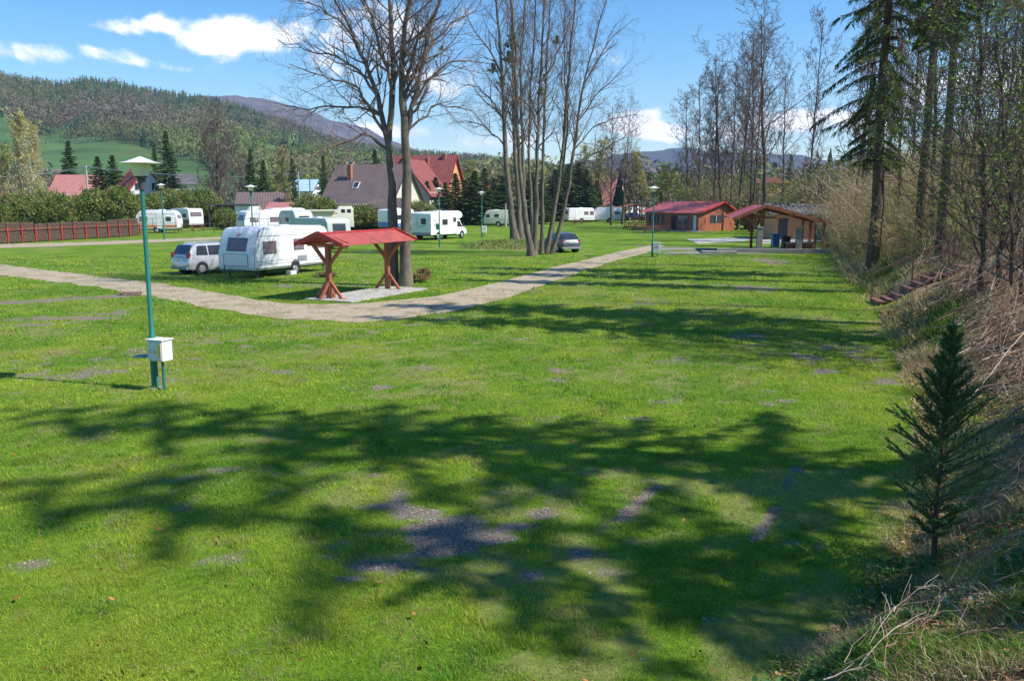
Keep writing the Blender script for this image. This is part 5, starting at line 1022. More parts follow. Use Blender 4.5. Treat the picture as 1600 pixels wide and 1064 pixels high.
h = make_house('house', at(648, 146), math.radians(74), 9, 9, 5.0, 10.5, 'cream_wall', 'roof_red', 'beige gabled wing with a tall white window under the red tiled roofs', wins=[('l', -.6, 5.9, 1.7, 1.9), ('l', -.6, 2.6, 1.7, 1.5)], cat='house')
make_house('house', at(735, 172), math.radians(-10), 7, 7, 4.6, 6.9, 'cream_wall', 'roof_pink', 'small house with faded red roof right of the bright red tiled one', wins=[('f', 0, 3.6, 1.3, 1.2)])
make_house('house', at(222, 154), math.radians(-50), 8, 7.5, 4.8, 9.4, 'white_wall', 'roof_red', 'white gabled house with red roof behind the nearest lamp head', wins=[('r', -1.5, 6.2, 1.0, 1.2), ('r', 1.3, 6.2, 1.0, 1.2), ('r', 0, 3.2, 1.6, 1.3), ('f', 1, 3, 1.3, 1.3)], chim=[(1, -1, 1.4)])
make_house('house', at(130, 148), math.radians(5), 6.5, 8, 4.8, 8.1, 'cream_wall', 'roof_pink', 'house with a faded pink red roof right of the birches', wins=[('f', 1, 3.6, 1.3, 1.2)])
make_house('house', at(-15, 150), math.radians(5), 6.5, 8, 3.4, 5.4, 'cream_wall', 'roof_pink', 'low red roofed house at the left edge of the photo', wins=[('f', 1, 2.2, 1.3, 1.0)])
make_house('house', at(180, 140), math.radians(0), 7, 6, 3.6, 4.8, 'cream_wall', 'roof_grey', 'low grey roofed building below the white gabled house', wins=[('f', 1, 2.2, 1.3, 1.0)])
make_house('shed', at(415, 134), math.radians(8), 7.0, 6.5, 2.7, 5.1, 'red_wood', 'roof_brown', 'wooden shed with a dull brown roof behind the white caravans', wins=[('f', 1, 1.5, 1.0, .8)], cat='shed')
make_house('shed', at(448, 129), math.radians(-8), 4.4, 4.5, 2.3, 3.6, 'red_wood', 'roof_pink', 'small red roofed shed right of the brown roofed shed', wins=[('f', 0, 1.4, .8, .6)], cat='shed', over=.3)
r = empty('carport', at(367, 128)); tag(r, 'black flat roofed carport with open dark bay beside the brown shed', 'carport'); MB().box(0, 0, 3.25, 6.2, 5, .22).build('roof', M['trim'], r)
MB().box(1.9, 0, 1.5, 2.2, 4.5, 3.2).build('wall', M['white_wall'], r); MB().box(-1.2, 2.3, 1.5, 4.0, .1, 3.2).build('back_wall', M['trim'], r)
for x in (-2.9, -1.0): MB().box(x, -2.2, 1.5, .14, .14, 3.2).build('post', M['trim'], r)
make_house('house', at(480, 205), math.radians(-5), 5.5, 8, 6.2, 8.6, 'white_wall', 'roof_blue', 'small house with a pale blue roof among the spruces', wins=[('f', 0, 4.5, 1.3, 1.2)])
make_house('house', at(945, 178), math.radians(-25), 7, 9, 3.2, 8.2, 'cream_wall', 'roof_pink', 'house with steep faded red roof behind the rounded caravan', wins=[('f', 1, 2, 1.2, 1.2)])
make_house('house', at(1008, 200), math.radians(5), 9.5, 7, 3.6, 6.4, 'white_wall', 'roof_grey', 'white bungalow with grey roof left of the far lamp', wins=[('f', -2, 2.2, 1.2, 1.2), ('f', 2, 2.2, 1.2, 1.2)])
make_house('shed', at(1052, 190), math.radians(-5), 6.5, 5, 3.3, 4.4, 'white_wall', 'roof_blue', 'long low shed with pale blue roof right of the far lamp', wins=[('f', 0, 2, 1, .8)], cat='shed', over=.3)
_Y = min(np.arange(350, 880, 5), key=lambda y: abs(to_px(0, y, float(h1(np.array(402.), np.array(float(y)))))[1] - 207))
make_house('chalet', Vector(((402 - CX) / F_PX * float(_Y), float(_Y), float(h1(np.array(402.), np.array(float(_Y)))))), math.radians(-20), 6.5, 5, 3, 5.5, 'red_wood', 'roof_red', 'tiny red chalet high on the hillside meadow', wins=[('f', 0, 2.5, 2, 1.5)])
make_house('house', at(290, 175), math.radians(20), 5, 6, 7.2, 9.0, 'white_wall', 'roof_grey', 'small white house right of the tall bluish spruce', wins=[('f', 0, 6, 1.2, 1.2)])

# ------------------------------------------------------------------ red cabin, pavilion and the orange building
r = make_house('cabin', (0, 0, 0), 0, 9.0, 7.2, 2.45, 3.75, 'red_wood', 'red_roof', 'low red brown timber cabin with a bright red roof and small paned windows', cat='cabin', over=.55, asym=.9,
    wins=[('r', -.2, 1.55, 2.2, .85), ('f', -3.4, 1.5, 1.0, .9), ('f', -1.9, 1.5, 1.0, .9), ('f', 2.0, 1.5, 1.5, .95)], doors=[('f', .4, .85, 1.95, 'black'), ('f', 3.9, .45, 2.0, 'white_plastic')])
for o in r.children:
    if o.name.startswith('window'): o.data.materials[0] = M['trim']
crz = math.radians(-52); r.rotation_euler = (0, 0, crz)
cc = G(1091, 362); off = Matrix.Rotation(crz, 3, 'Z') @ Vector((4.5, -3.6, 0)); r.location = cc - off
M['cabin_wood'] = M['red_wood']
gs = Matrix.Rotation(crz, 3, 'Z')
s_ = empty('terrace_slab', r.location, crz); MB().box(.5, -4.6, .03, 10.5, 2.2, .10).build('slab', M['concrete_dark'], s_); tag(s_, 'grey concrete terrace in front of the red cabin', 'slab')
rl = empty('terrace_railing', r.location, crz); tag(rl, 'dark low railing on the red cabin terrace', 'railing')
for x in (2.6, 3.6, 4.6): MB().box(x, -5.4, .55, .07, .07, 1.0).build('post', M['trim'], rl)
MB().box(3.6, -5.4, 1.0, 2.1, .06, .06).build('rail', M['trim'], rl); MB().box(3.6, -5.4, .6, 2.1, .05, .05).build('rail', M['trim'], rl)

Yp = 66.0; q0 = at(1187, Yp)
pv = empty('timber_pavilion', q0, math.radians(-6)); tag(pv, 'open timber barbecue pavilion with a lopsided red gable roof on posts', 'pavilion')
z_r, z_l, z_e = 3.55, 2.65, 2.20; xl, xr = -2.05, 5.4; D = 5.2
for y0, y1 in ((-.6, D),):
    for (xa, za, xb, zb_) in ((xl, z_l, .25, z_r), (xr, z_e, .25, z_r)):
        corrugated('roof_sheet', (xa, -.6, za), (xa, D, za), (xb, -.6, z_r), (xb, D, z_r), 20, .015, M['red_roof'], pv)
        for y in (-.64, D + .04): MB().beam((xa, y, za - .04), (xb, y, z_r - .02), .06, .24).build('barge_board', M['red_wood'], pv)
for y in (0, 4.4):
    MB().box(.05, y, 1.7, .20, .20, 3.5).build('post', M['red_wood'], pv, .01); MB().beam((-.02, y, 1.75), (-1.25, y, 2.85), .14, .14).build('brace', M['red_wood'], pv)
    for x in (4.05, 4.65): MB().box(x, y, 1.15, .18, .18, 2.5).build('post', M['red_wood'], pv, .01)
    MB().beam((-1.6, y + .12, 2.72), (.3, y + .12, 3.38), .1, .16).build('rafter', M['red_wood'], pv); MB().beam((.3, y + .12, 3.38), (4.9, y + .12, 2.28), .1, .16).build('rafter', M['red_wood'], pv)
    MB().box(.0, y + .13, 2.35 + .3, 2.2, .1, .14).build('tie_beam', M['red_wood'], pv)
MB().box(.25, 2.2, 3.40, .12, 5.4, .16).build('ridge_beam', M['red_wood'], pv)
pl = empty('stone_pier', q0 + Vector((-.15, -.30, 0)), math.radians(-6)); MB().box(0, 0, .95, .42, .42, 1.9).build('shaft', M['concrete_dark'], pl, .02); MB().box(0, 0, 1.93, .50, .50, .07).build('cap', M['concrete'], pl, .01); tag(pl, 'grey stone pier at the left pavilion post', 'pier', 'stone piers of the pavilion')
pl2 = copy_tree(pl); pl2.location = at(1247, 65.5); tag(pl2, 'grey stone pier standing under the middle of the pavilion', 'pier')
base = empty('pavilion_platform', q0, math.radians(-6)); tag(base, 'low grey stone platform edge in front of the pavilion', 'platform')
MB().box(1.0, -.55, .16, 8.6, .35, .36).build('kerb', M['concrete_dark'], base, .03); MB().box(2.0, 2.2, .06, 7.0, 5.0, .14).build('floor_slab', M['concrete'], base); MB().box(-3.2, -1.0, .08, 2.6, 1.2, .2).build('side_slab', M['concrete_dark'], base, .03)
MB().box(3.0, .4, .75, 2.1, .5, .08).build('counter_top', M['concrete'], base); MB().box(3.0, .4, .42, 1.9, .4, .6).build('counter_base', M['red_wood'], base)
# bins
def make_bin(px, Y, material, lab, h=1.0):
    b = empty('wheelie_bin', at(px, Y, .13)); tag(b, lab, 'bin', 'plastic bins under the pavilion'); MB().prism([(-.25, .06), (-.31, h * .9), (.31, h * .9), (.25, .06)], 'y', -.3, .3).build('body', material, b, .03); MB().box(0, -.02, h * .94, .70, .70, .07).build('lid', material, b, .02)
    for s in (-1, 1): MB().tube([(s * .24, .24, .09), (s * .30, .24, .09)], [.09, .09], 14).build('wheel', M['black'], b)
make_bin(1211, 71, M['blue_mark'], 'blue plastic bin under the pavilion roof', 1.15); make_bin(1227, 69, mat('dark_bin', (.03, .035, .07), .5, .1, 3), 'dark bin beside the blue one under the pavilion', 1.05)
wc = make_house('service_building', at(1262, 91), math.radians(-4), 8.0, 5.0, 2.75, 3.6, 'orange_wall', 'roof_grey', 'pale orange rendered service building with grey roof behind the pavilion', cat='building', over=.7, wins=[('f', 1.8, 2.0, .8, .5)], doors=[('f', -3.2, .95, 2.1, 'trim'), ('f', .2, .6, 2.2, 'concrete')])
gd = empty('green_door', (0, 0, 0)); bpy.data.objects.remove(gd)
MB().box(0, 0, 1.2, 2.6, .15, 2.5).build('green_gate', M['green_paint'], None); o = bpy.data.objects['green_gate']; o.location = at(1297, 86); tag(o, 'dark green board gate at the right end of the orange building', 'gate')
def slab_px(pts, name, lab, mm='concrete', th=.06):
    w = [G(*p) for p in pts]; c = sum(w, Vector()) / len(w); r = empty(name, c); MB().prism([(p.x - c.x, p.y - c.y) for p in w], 'z', -.05, th).build('slab', M[mm], r); tag(r, lab, 'slab')
slab_px([(1072, 374), (1160, 371.5), (1184, 374), (1150, 378), (1090, 381)], 'concrete_slab', 'bright concrete slab on the grass between cabin and pavilion', 'concrete', .03)
slab_px([(1185, 375), (1300, 371), (1300, 377), (1190, 381)], 'concrete_slab', 'concrete yard in front of the orange building', 'concrete', .03)
slab_px([(1030, 389.5), (1110, 388.5), (1110, 390.5), (1030, 391.5)], 'kerb_strip', 'thin upper concrete strip in the grass left of the pavilion', 'concrete_dark', .05)
slab_px([(1035, 396), (1290, 393.5), (1290, 395), (1035, 398)], 'kerb_strip', 'thin lower concrete strip in the grass before the pavilion', 'concrete_dark', .05)
# wooden play tower and red pergola
r = empty('play_tower', at(1203, 121), .3); tag(r, 'orange timber tower glimpsed between the bare trees behind the pavilion', 'tower')
for x in (-1.6, 1.6):
    for y in (-1.2, 1.2): MB().box(x, y, 3.2, .22, .22, 6.4).build('post', M['orange_wall'], r)
MB().box(0, 0, 4.3, 3.6, 2.8, .2).build('deck', M['orange_wall'], r); m = MB(); [m.box(0, -1.3, 4.7 + .35 * k, 3.4, .08, .12) for k in range(3)]; m.build('railing', M['orange_wall'], r); MB().prism([(-2.1, 6.2), (0, 7.0), (2.1, 6.2)], 'y', -1.7, 1.7).build('roof', M['table_wood'], r)
r = empty('red_pergola', at(988, 150), .2); tag(r, 'dark red timber pergola over the dark blue car', 'pergola')
for x in (-1.3, 1.3): MB().box(x, 0, 1.4, .2, .2, 2.8).build('post', M['table_wood'], r); [MB().beam((x, 0, 1.9), (x + s * .7, 0, 2.75), .12, .12).build('brace', M['table_wood'], r) for s in (-1, 1)]
MB().prism([(-2.6, 2.7), (0, 3.3), (2.6, 2.7), (0, 3.15)], 'y', -1.4, 1.4).build('roof', M['table_wood'], r)

# ------------------------------------------------------------------ fences, railings, poles
fa = G(-60, 385); fb = G(218, 369); dvf = fb - fa; fl = dvf.length; frz = math.atan2(dvf.y, dvf.x); ux = dvf / fl
wf = empty('wicker_fence', fa, frz); tag(wf, 'brown wicker fence with red posts along the left side of the lawn', 'fence')
M['wicker'] = mat('wicker', (.13, .085, .065), .9, .4, 3, .9, 12, dirt=(.22, .15, .12), dscale=5, damt=.6, stretch=(.4, 1, 9), spec=.1)
npan = 14; pw = fl / npan; rr = random.Random(8)
for k in range(npan):
    m = MB(); top = 1.65 + .25 * rr.random()
    for j in range(19):
        z = .12 + j * (top - .12) / 18; pts = [(k * pw + .06 + (pw - .12) * t / 8, .06 + .04 * math.sin((t + j) * 2.4) , z + rr.uniform(-.02, .02)) for t in range(9)]; m.tube(pts, .055, 5)
    m.build('wicker_panel', M['wicker'], wf)
for k in range(npan * 1 + 1): 
    MB().box(k * pw, -.10, .72, .10 + .03 * (k % 2), .10, 1.5).build('post', M['red_mark'], wf)
MB().box(fl/2, -.17, 1.3, fl, .03, .045).build('rail', M['red_wood'], wf)
def railing(name, pa, pb, h, n, material, lab, rails=(1.0, .55), group=None, w=.06):
    a = G(*pa); b = G(*pb); d = b - a; L = d.length; r = empty(name, a, math.atan2(d.y, d.x)); tag(r, lab, 'railing', group)
    for k in range(n + 1): MB().box(L * k / n, 0, h/2, w, w, h).build('post', material, r)
    for z in rails: MB().box(L/2, -.03, h * z, L, w * .7, w * .7).build('rail', material, r)
M['rusty'] = mat('rusty_metal', (.20, .10, .07), .7, .3, 5)
railing('pipe_railing', (222, 368), (275, 367), 1.9, 3, M['rusty'], 'thin rusty red pipe railing in front of the orange striped caravan')
railing('pipe_railing', (362, 372), (458, 371), 2.0, 5, M['trim'], 'thin dark railing in front of the lavender ended caravan', (1.0, .6, .3))
railing('pipe_railing', (285, 364), (352, 364), 1.1, 4, M['rusty'], 'low thin railing between the second lamp and the green bush', (1.0, .5))
railing('mesh_fence', (545, 350), (655, 349), 1.7, 8, M['green_paint'], 'dark green wire fence behind the camping lawn beside the double trunk', (1, .8, .6, .4, .2), w=.07)
railing('wire_fence', (655, 351), (860, 349), 1.5, 14, M['rusty'], 'long thin wire fence under the dark spruce row', (1, .66, .33), w=.05)
hg = None
def pole(px, Y, top, lab, material='concrete'):
    z = P(px, top, Y).z; r = empty('utility_pole', at(px, Y)); MB().tube([(0, 0, 0), (0, 0, z)], [.16, .10], 10).build('shaft', M[material], r, smooth=True); MB().box(0, 0, z - .25, 1.2, .1, .1).build('crossarm', M['trim'], r); tag(r, lab, 'utility pole', 'utility poles'); return Vector((r.location.x, Y, z - .15))
pA = pole(142, 112, 259, 'concrete utility pole behind the left hedge'); pB = pole(486, 190, 268, 'far thin utility pole near the blue roof', 'rusty'); pC = pole(-170, 100, 262, 'concrete utility pole left outside the hedge')
pole(790, 126, 318, 'pale short pole in front of the dark spruce row'); pole(469, 140, 270, 'thin pole left of the blue roof', 'concrete')
m = MB()
for a, b in ((pC, pA), (pA, pB)):
    for s in (-.5, .5): m.tube([a.lerp(b, t / 12) + Vector((s, 0, -1.1 * 4 * (t/12) * (1 - t/12) + (.0))) for t in range(13)], .022, 4)
o = m.build('power_line', M['alu'], None); tag(o, 'two sagging power wires crossing behind the hedge', 'power line')

# ------------------------------------------------------------------ left hedge, bushes, flower bits
HB = bush_proto(401, 'hedge_bush', 1.0, 2.0, 9000, .075, [(.17, .24, .04), (.23, .27, .06), (.12, .19, .04), (.31, .30, .10)], 14, shell=.55)
HC = bush_proto(402, 'hedge_bush', 1.0, 2.0, 9000, .07, [(.25, .28, .07), (.19, .23, .06), (.33, .29, .13), (.14, .19, .04)], 14, shell=.5)
g = 'tall evergreen bushes of the left hedge'
HL = bush_proto(403, 'budding_bush', 1.0, 2.0, 3600, .05, [(.26, .25, .09), (.20, .22, .06), (.30, .24, .14), (.16, .20, .05)], 46, (.27, .21, .15), shell=.25)
hb_ = [(-70, 300), (-30, 296), (8, 322), (28, 302), (52, 312), (75, 300), (98, 306), (122, 308), (146, 300), (166, 308), (190, 296), (207, 303), (238, 306), (262, 298), (285, 302), (305, 296), (322, 300)]
for k, (px, top) in enumerate(hb_):
    Y = 99 + 12 * (px / 320 if px > 0 else 0) + (k % 2) * 3 + (20 if px > 205 else 0); place([HB, HC][k % 2], px, Y, top, rz=k * 1.7, lab=f'{nth[k] if k < 16 else "last"} evergreen bush from the left in the hedge behind the wicker fence', cat='bush', group=g, wid=.95)
for (p, px, Y, top, lab, wd) in [(HB, 354, 118, 327, 'small rounded green bush between caravans', 1.2), (HC, 282, 138, 300, 'reddish budding bush behind the second lamp', 1.0), (HC, 558, 118, 322, 'clipped olive hedge bush left part below the brown roof', 2.2), (HB, 578, 118, 323, 'clipped olive hedge bush right part below the brown roof', 2.2), (HC, 485, 121, 305, 'yellow green shrub below the blue roof', 1.1), (HB, 508, 119, 312, 'small shrub at the left foot of the brown roof', 1.2), (HC, 655, 119, 316, 'bush at the left end of the spruce row', 1.2),
                          (HL, 1060, 128, 300, 'light bush left of the red cabin roof', 1.6), (HL, 1100, 126, 292, 'light bush above the red cabin roof', 1.4), (HL, 1135, 126, 296, 'olive bush behind the red cabin ridge', 1.6), (HL, 1172, 118, 290, 'bush filling the gap between cabin and pavilion', 1.6), (HL, 1200, 120, 296, 'bush under the orange timber tower', 1.4), (HL, 1232, 108, 286, 'green bush over the orange building roof', 1.3), (HL, 1262, 100, 276, 'yellowish bush above the right end of the orange building', 1.3), (HL, 1288, 92, 262, 'bush where the bank meets the orange building', 1.3), (HL, 1085, 150, 282, 'distant pale bush left of the cabin', 1.8), (HL, 1150, 140, 280, 'distant pale bush behind the cabin', 1.8)]:
    place(p, px, Y, top, rz=px * .7, lab=lab, cat='bush', group='bushes between the buildings and caravans', wid=wd)
STEP_A = G(1358, 474); STEP_B = None
# ------------------------------------------------------------------ the bank: thicket, cut brushwood, litter, tufts
def hit(px, py):
    a = Vector((0, 0, CAM_H)); d = (G(px, max(py, 330)) if py > 330 else P(px, py, 100)) - a; d.normalize(); t = 1.0
    while t < 200:
        q = a + d * t
        if q.z <= zg1(q.x, q.y): return q
        t += .1
    return a + d * 60
def bank_points(rs, n, y0, y1, d0, d1, yp=1.0, margin=1750):
    X = []; Y = []; D = []
    while sum(map(len, X)) < n:
        y = y0 + (y1 - y0) * rs.rand(60000) ** yp; xf = np.interp(y, foot[:, 1], foot[:, 0]); x = xf + rs.rand(60000) * (d1 * 1.9); d = bank_d(x, y)
        k = (d > d0) & (d < d1) & (x * F_PX / np.maximum(y, 1) + 800 < margin); X.append(x[k]); Y.append(y[k]); D.append(d[k])
    X = np.concatenate(X)[:n]; Y = np.concatenate(Y)[:n]; D = np.concatenate(D)[:n]
    ax, ay = 12.6, 32.0; bx, by = 18.5, 36.0
    global STEP_LINE
    (ax, ay), (bx, by) = STEP_LINE; t = np.clip(((X - ax) * (bx - ax) + (Y - ay) * (by - ay)) / ((bx - ax) ** 2 + (by - ay) ** 2), 0, 1); dist = np.hypot(X - ax - t * (bx - ax), Y - ay - t * (by - ay)); near = (dist < 1.0) | ((dist < 2.6) & (Y < ay + t * (by - ay)) & (D < 6)); X = np.where(near, X + 6, X); Y = np.where(near, Y + 8, Y); D = bank_d(X, Y); return X, Y, zg(X, Y), D
_a = hit(1372, 474); _b = hit(1500, 421); STEP_LINE = ((_a.x, _a.y), (_b.x, _b.y)); print('STEPS', STEP_LINE)
def thicket():
    rs = np.random.RandomState(55); X, Y, Z, D = bank_points(rs, 15000, 15, 105, .6, 26, 1.0)
    dm = np.interp(Y, [15, 26, 30, 38, 48, 60, 105], [6.5, 5.0, 4.6, 2.6, .8, .3, .3]); n_ = vnoise(X, Y, 3, 3, 41); k = (D > dm + (n_ - .5) * 3) & (rs.rand(len(X)) < np.clip(n_ * 1.6, 0, 1)); X, Y, Z, D, dm = X[k], Y[k], Z[k], D[k], dm[k]; n = len(X)
    H = (1.2 + 3.0 * rs.rand(n) ** 1.6) * np.interp(Y, [15, 45, 70, 105], [.75, 1.05, 1.15, 1.15]) * (.6 + .8 * vnoise(X, Y, 5, 2, 42)); H = H * np.interp(D - dm, [0, 2], [.45, 1.0])
    lean = rs.randn(n, 2) * .38 + np.array([-.14, -.05]); K = 6; t = np.linspace(0, 1, K)[None, :, None]
    base = np.stack([X, Y, Z - .05], -1)[:, None]; cur = rs.randn(n, 2) * .30
    Pt = base + np.concatenate([t * H[:, None, None] * lean[:, None, :] + t ** 2 * H[:, None, None] * cur[:, None, :], t * H[:, None, None]], -1)
    r = np.interp(Y, [15, 100], [.010, .022])[:, None] * (1 - .75 * np.linspace(0, 1, K))[None] * (.6 + .9 * rs.rand(n, 1)); A = Acc(); V, Qd = tubes(Pt, r, 3)
    pal = np.array([[.46, .34, .22], [.30, .20, .14], [.58, .47, .33], [.42, .24, .16], [.26, .20, .15]]); cc = pal[rs.randint(0, 5, n)] * (.7 + .6 * rs.rand(n, 1)); A.add(V, Qd, None, np.repeat(cc, K * 3, 0))
    L1, R1 = sprout(rs, Pt, r, 6, .2, .98, 48, .42, 4, .04, .22, .6, minr=.004); V, Qd = tubes(L1, np.maximum(R1, np.repeat(np.interp(Y, [15, 100], [.003, .010]), 6)[:, None]), 3); c1 = np.repeat(cc, 6, 0); A.add(V, Qd, None, np.repeat(c1, 4 * 3, 0))
    A.build('undergrowth', M['dry'], None); tag(bpy.data.objects['undergrowth'], 'dense thicket of thin brown stems covering the bank', 'undergrowth', kind='stuff')
    B = Acc(); m = len(L1); YY_ = np.repeat(Y, 6); XX_ = np.repeat(X, 6)
    lp = np.array([[.40, .44, .08], [.26, .36, .06], [.50, .45, .13], [.50, .30, .12], [.20, .32, .06], [.42, .22, .10]])
    for rep_ in range(9):
        f = rs.rand(m); i = np.minimum((f * 3).astype(int), 2); q = L1[np.arange(m), i] * (1 - (f*3 - i))[:, None] + L1[np.arange(m), i+1] * (f*3 - i)[:, None]
        zone = vnoise(XX_, YY_, 5, 3, 43); k = rs.rand(m) < np.clip(.45 + (zone - .4) * 3.5, .3, 1); ci = np.where(rs.rand(m) < .65, (zone * 9).astype(int) % 3, rs.randint(0, 6, m)); s_ = np.interp(YY_, [15, 50, 100], [.035, .07, .12])
        q = q[k]; nn = len(q); c_ = q + rs.randn(nn, 3) * .05; a = nrm(rs.randn(nn, 3)); b = nrm(np.cross(a, rs.randn(nn, 3))); s2 = s_[k][:, None] * (.6 + .8 * rs.rand(nn, 1)); V = np.stack([c_ - a * s2 * .6, c_ + b * s2 * .5, c_ + a * s2 * .7], 1).reshape(-1, 3)
        B.add(V, None, np.arange(3 * nn).reshape(-1, 3), np.repeat(lp[ci[k]] * (.6 + .8 * rs.rand(nn, 1)), 3, 0))
    B.build('spring_leaves', M['leaf'], None, False); tag(bpy.data.objects['spring_leaves'], 'small olive and russet leaves opening all over the bank thicket', 'leaves', kind='stuff')
thicket()
def brushwood():
    rs = np.random.RandomState(56); A = Acc()
    for (n, y0, y1, d0, d1, l0, l1, r0) in ((1500, 9.5, 22, 1.3, 9, .3, 1.5, .006), (4200, 13, 36, 1.6, 11, .6, 2.6, .008), (420, 5.5, 11, .9, 6, .2, .7, .003), (4200, 14, 30, 2.0, 9, .5, 2.2, .009)):
        X, Y, Z, D = bank_points(rs, n, y0, y1, d0, d1, 1.0); k = rs.rand(n) < np.clip(vnoise(X, Y, 1.6, 3, 44) * 3 - .85, .04, 1); X, Y, Z = X[k], Y[k], Z[k]; n = len(X); L = l0 + (l1 - l0) * rs.rand(n) ** 1.8
        a = rs.randn(n) * .75 + math.radians(40); K = 6; t = np.linspace(-.5, .5, K)[None]; bend = rs.randn(n, 1) * .25; xx = X[:, None] + np.cos(a)[:, None] * t * L[:, None] - np.sin(a)[:, None] * bend * L[:, None] * (t * t); yy = Y[:, None] + np.sin(a)[:, None] * t * L[:, None] + np.cos(a)[:, None] * bend * L[:, None] * (t * t)
        zz = zg(xx.ravel(), yy.ravel()).reshape(xx.shape); lift = rs.rand(n, 1) ** 2 * .30 + .02; zz = .5 * zz + .5 * zz.mean(1, keepdims=True) + lift + np.sin((t + .5) * math.pi) * L[:, None] * .08 * rs.rand(n, 1) + rs.rand(n, 1) ** 4 * (t + .5) * L[:, None] * .8; zz = np.maximum(zz, zg(xx.ravel(), yy.ravel()).reshape(xx.shape) + .005)
        Pt = np.stack([xx, yy, zz], -1) + rs.randn(n, K, 3) * .012 * L[:, None, None]; r = r0 * (.5 + rs.rand(n, 1) ** 2 * 1.6) * np.linspace(1, .35, K)[None]; V, Qd = tubes(Pt, r, 4)
        pal = np.array([[.50, .37, .24], [.34, .22, .14], [.62, .50, .37], [.20, .13, .09], [.40, .23, .16]]); cc = pal[rs.randint(0, 5, n)] * (.6 + .7 * rs.rand(n, 1)); A.add(V, Qd, None, np.repeat(cc, K * 4, 0))
        k2 = rs.rand(n) < .6; L1, R1 = sprout(rs, Pt[k2], r[k2], 4, .3, .95, 38, .35, 4, .0, .15, .6, minr=.0022); V, Qd = tubes(L1, R1, 3); A.add(V, Qd, None, np.repeat(np.repeat(cc[k2], 4, 0), 12, 0))
    A.build('brushwood', M['dry'], None); tag(bpy.data.objects['brushwood'], 'heaps of pale cut branches and sticks lying on the bank', 'brushwood', kind='stuff')
brushwood()
def litter_and_tufts():
    rs = np.random.RandomState(57); A = Acc(); X, Y, Z, D = bank_points(rs, 60000, 4, 34, .1, 12, 1.5); n = len(X)
    pts = np.stack([X, Y, Z + .012 + rs.rand(n) * .03], -1); pal = np.array([[.34, .18, .09], [.44, .28, .14], [.22, .12, .06], [.52, .39, .23], [.38, .15, .07]]); a = nrm(rs.randn(n, 3) * [1, 1, .35]); b = nrm(np.cross(a, rs.randn(n, 3) * .35 + [0, 0, 1])); s_ = np.interp(Y, [4, 34], [.024, .07])[:, None] * (.6 + .8 * rs.rand(n, 1))
    V = np.stack([pts - a * s_ * .7, pts + b * s_ * .45, pts + a * s_ * .7, pts - b * s_ * .4], 1).reshape(-1, 3); A.add(V, np.arange(4 * n).reshape(-1, 4), None, np.repeat(pal[rs.randint(0, 5, n)] * (.6 + .8 * rs.rand(n, 1)), 4, 0))
    A.build('leaf_litter', M['dry'], None, False); tag(bpy.data.objects['leaf_litter'], 'brown fallen leaves covering the bank', 'leaf litter', kind='stuff')
    A = Acc()
    for (n, y0, y1, d0, d1, h, w, gr) in ((60000, 4.5, 12, -.6, 4.5, .10, .0055, .30), (50000, 9, 24, -.4, 4.5, .18, .010, .30), (26000, 20, 45, -.6, 4, .28, .022, .45), (12000, 40, 100, -.6, 3, .35, .05, .35)):
        X, Y, Z, D = bank_points(rs, n, y0, y1, d0, d1, 1.2); cl = vnoise(X, Y, .5, 3, 45); k = rs.rand(n) < np.clip((cl - .42) * 5, 0.02, 1); X, Y, Z, cl, D = X[k], Y[k], Z[k], cl[k], D[k]; n = len(X)
        hh = h * (.35 + rs.rand(n)) * (.4 + cl); a = rs.rand(n) * 6.28; ln = rs.randn(n, 2) * .75 * hh[:, None] + np.array([-.35, -.1]) * hh[:, None]; ww = w * (.5 + rs.rand(n))
        p0 = np.stack([X - np.cos(a) * ww/2, Y - np.sin(a) * ww/2, Z - .005], -1); p1 = np.stack([X + np.cos(a) * ww/2, Y + np.sin(a) * ww/2, Z - .005], -1); m0 = np.stack([X + ln[:, 0] * .4, Y + ln[:, 1] * .4, Z + hh * .7], -1); dx = np.stack([np.cos(a) * ww * .35, np.sin(a) * ww * .35, a * 0], -1); p2 = np.stack([X + ln[:, 0], Y + ln[:, 1], Z + hh * .95], -1)
        V = np.stack([p0, p1, m0 + dx, m0 - dx, p2], 1).reshape(-1, 3); b = np.arange(n)[:, None] * 5; Qd = b + np.array([[0, 1, 2, 3]]); T = b + np.array([[3, 2, 4]])
        zone = vnoise(X, Y, 1.3, 3, 46); gz = (rs.rand(n) < np.clip((zone - .5) * 4 + gr - D * .12, 0, 1))[:, None]; C = np.where(gz, np.array([.14, .26, .03]), np.array([.52, .42, .23])) * (.6 + .7 * rs.rand(n, 1)); A.add(V, Qd, T, np.repeat(C, 5, 0))
    A.build('bank_grass', mat('bank_grass', (1, 1, 1), .8, 0, trans=.3, tint=True, spec=.15), None, False); tag(bpy.data.objects['bank_grass'], 'dry beige and green grass tufts along the foot of the bank', 'grass', kind='stuff')
    # broad low weeds in the near right corner
    A = Acc(); X, Y, Z, D = bank_points(rs, 5200, 4.5, 9, -.4, 4.5, 1.0); k = rs.rand(5200) < np.clip((vnoise(X, Y, .8, 3, 47) - .5) * 6, 0, 1); pts = np.stack([X, Y, Z + .03 + .10 * rs.rand(len(X))], -1)[k]; n = len(pts); a = nrm(rs.randn(n, 3) * [1, 1, .4]); b = nrm(np.cross(a, rs.randn(n, 3) * .4 + [0, 0, 1])); s_ = .035 * (.5 + rs.rand(n, 1)); V = np.stack([pts - a * s_, pts + b * s_ * .6, pts + a * s_, pts - b * s_ * .6], 1).reshape(-1, 3); A.add(V, np.arange(4 * n).reshape(-1, 4), None, np.repeat(np.array([.07, .18, .04]) * (.6 + .8 * rs.rand(n, 1)), 4, 0))
    A.build('weeds', M['leaf'], None, False); tag(bpy.data.objects['weeds'], 'low leafy green weeds in the lower right corner', 'weeds', kind='stuff')
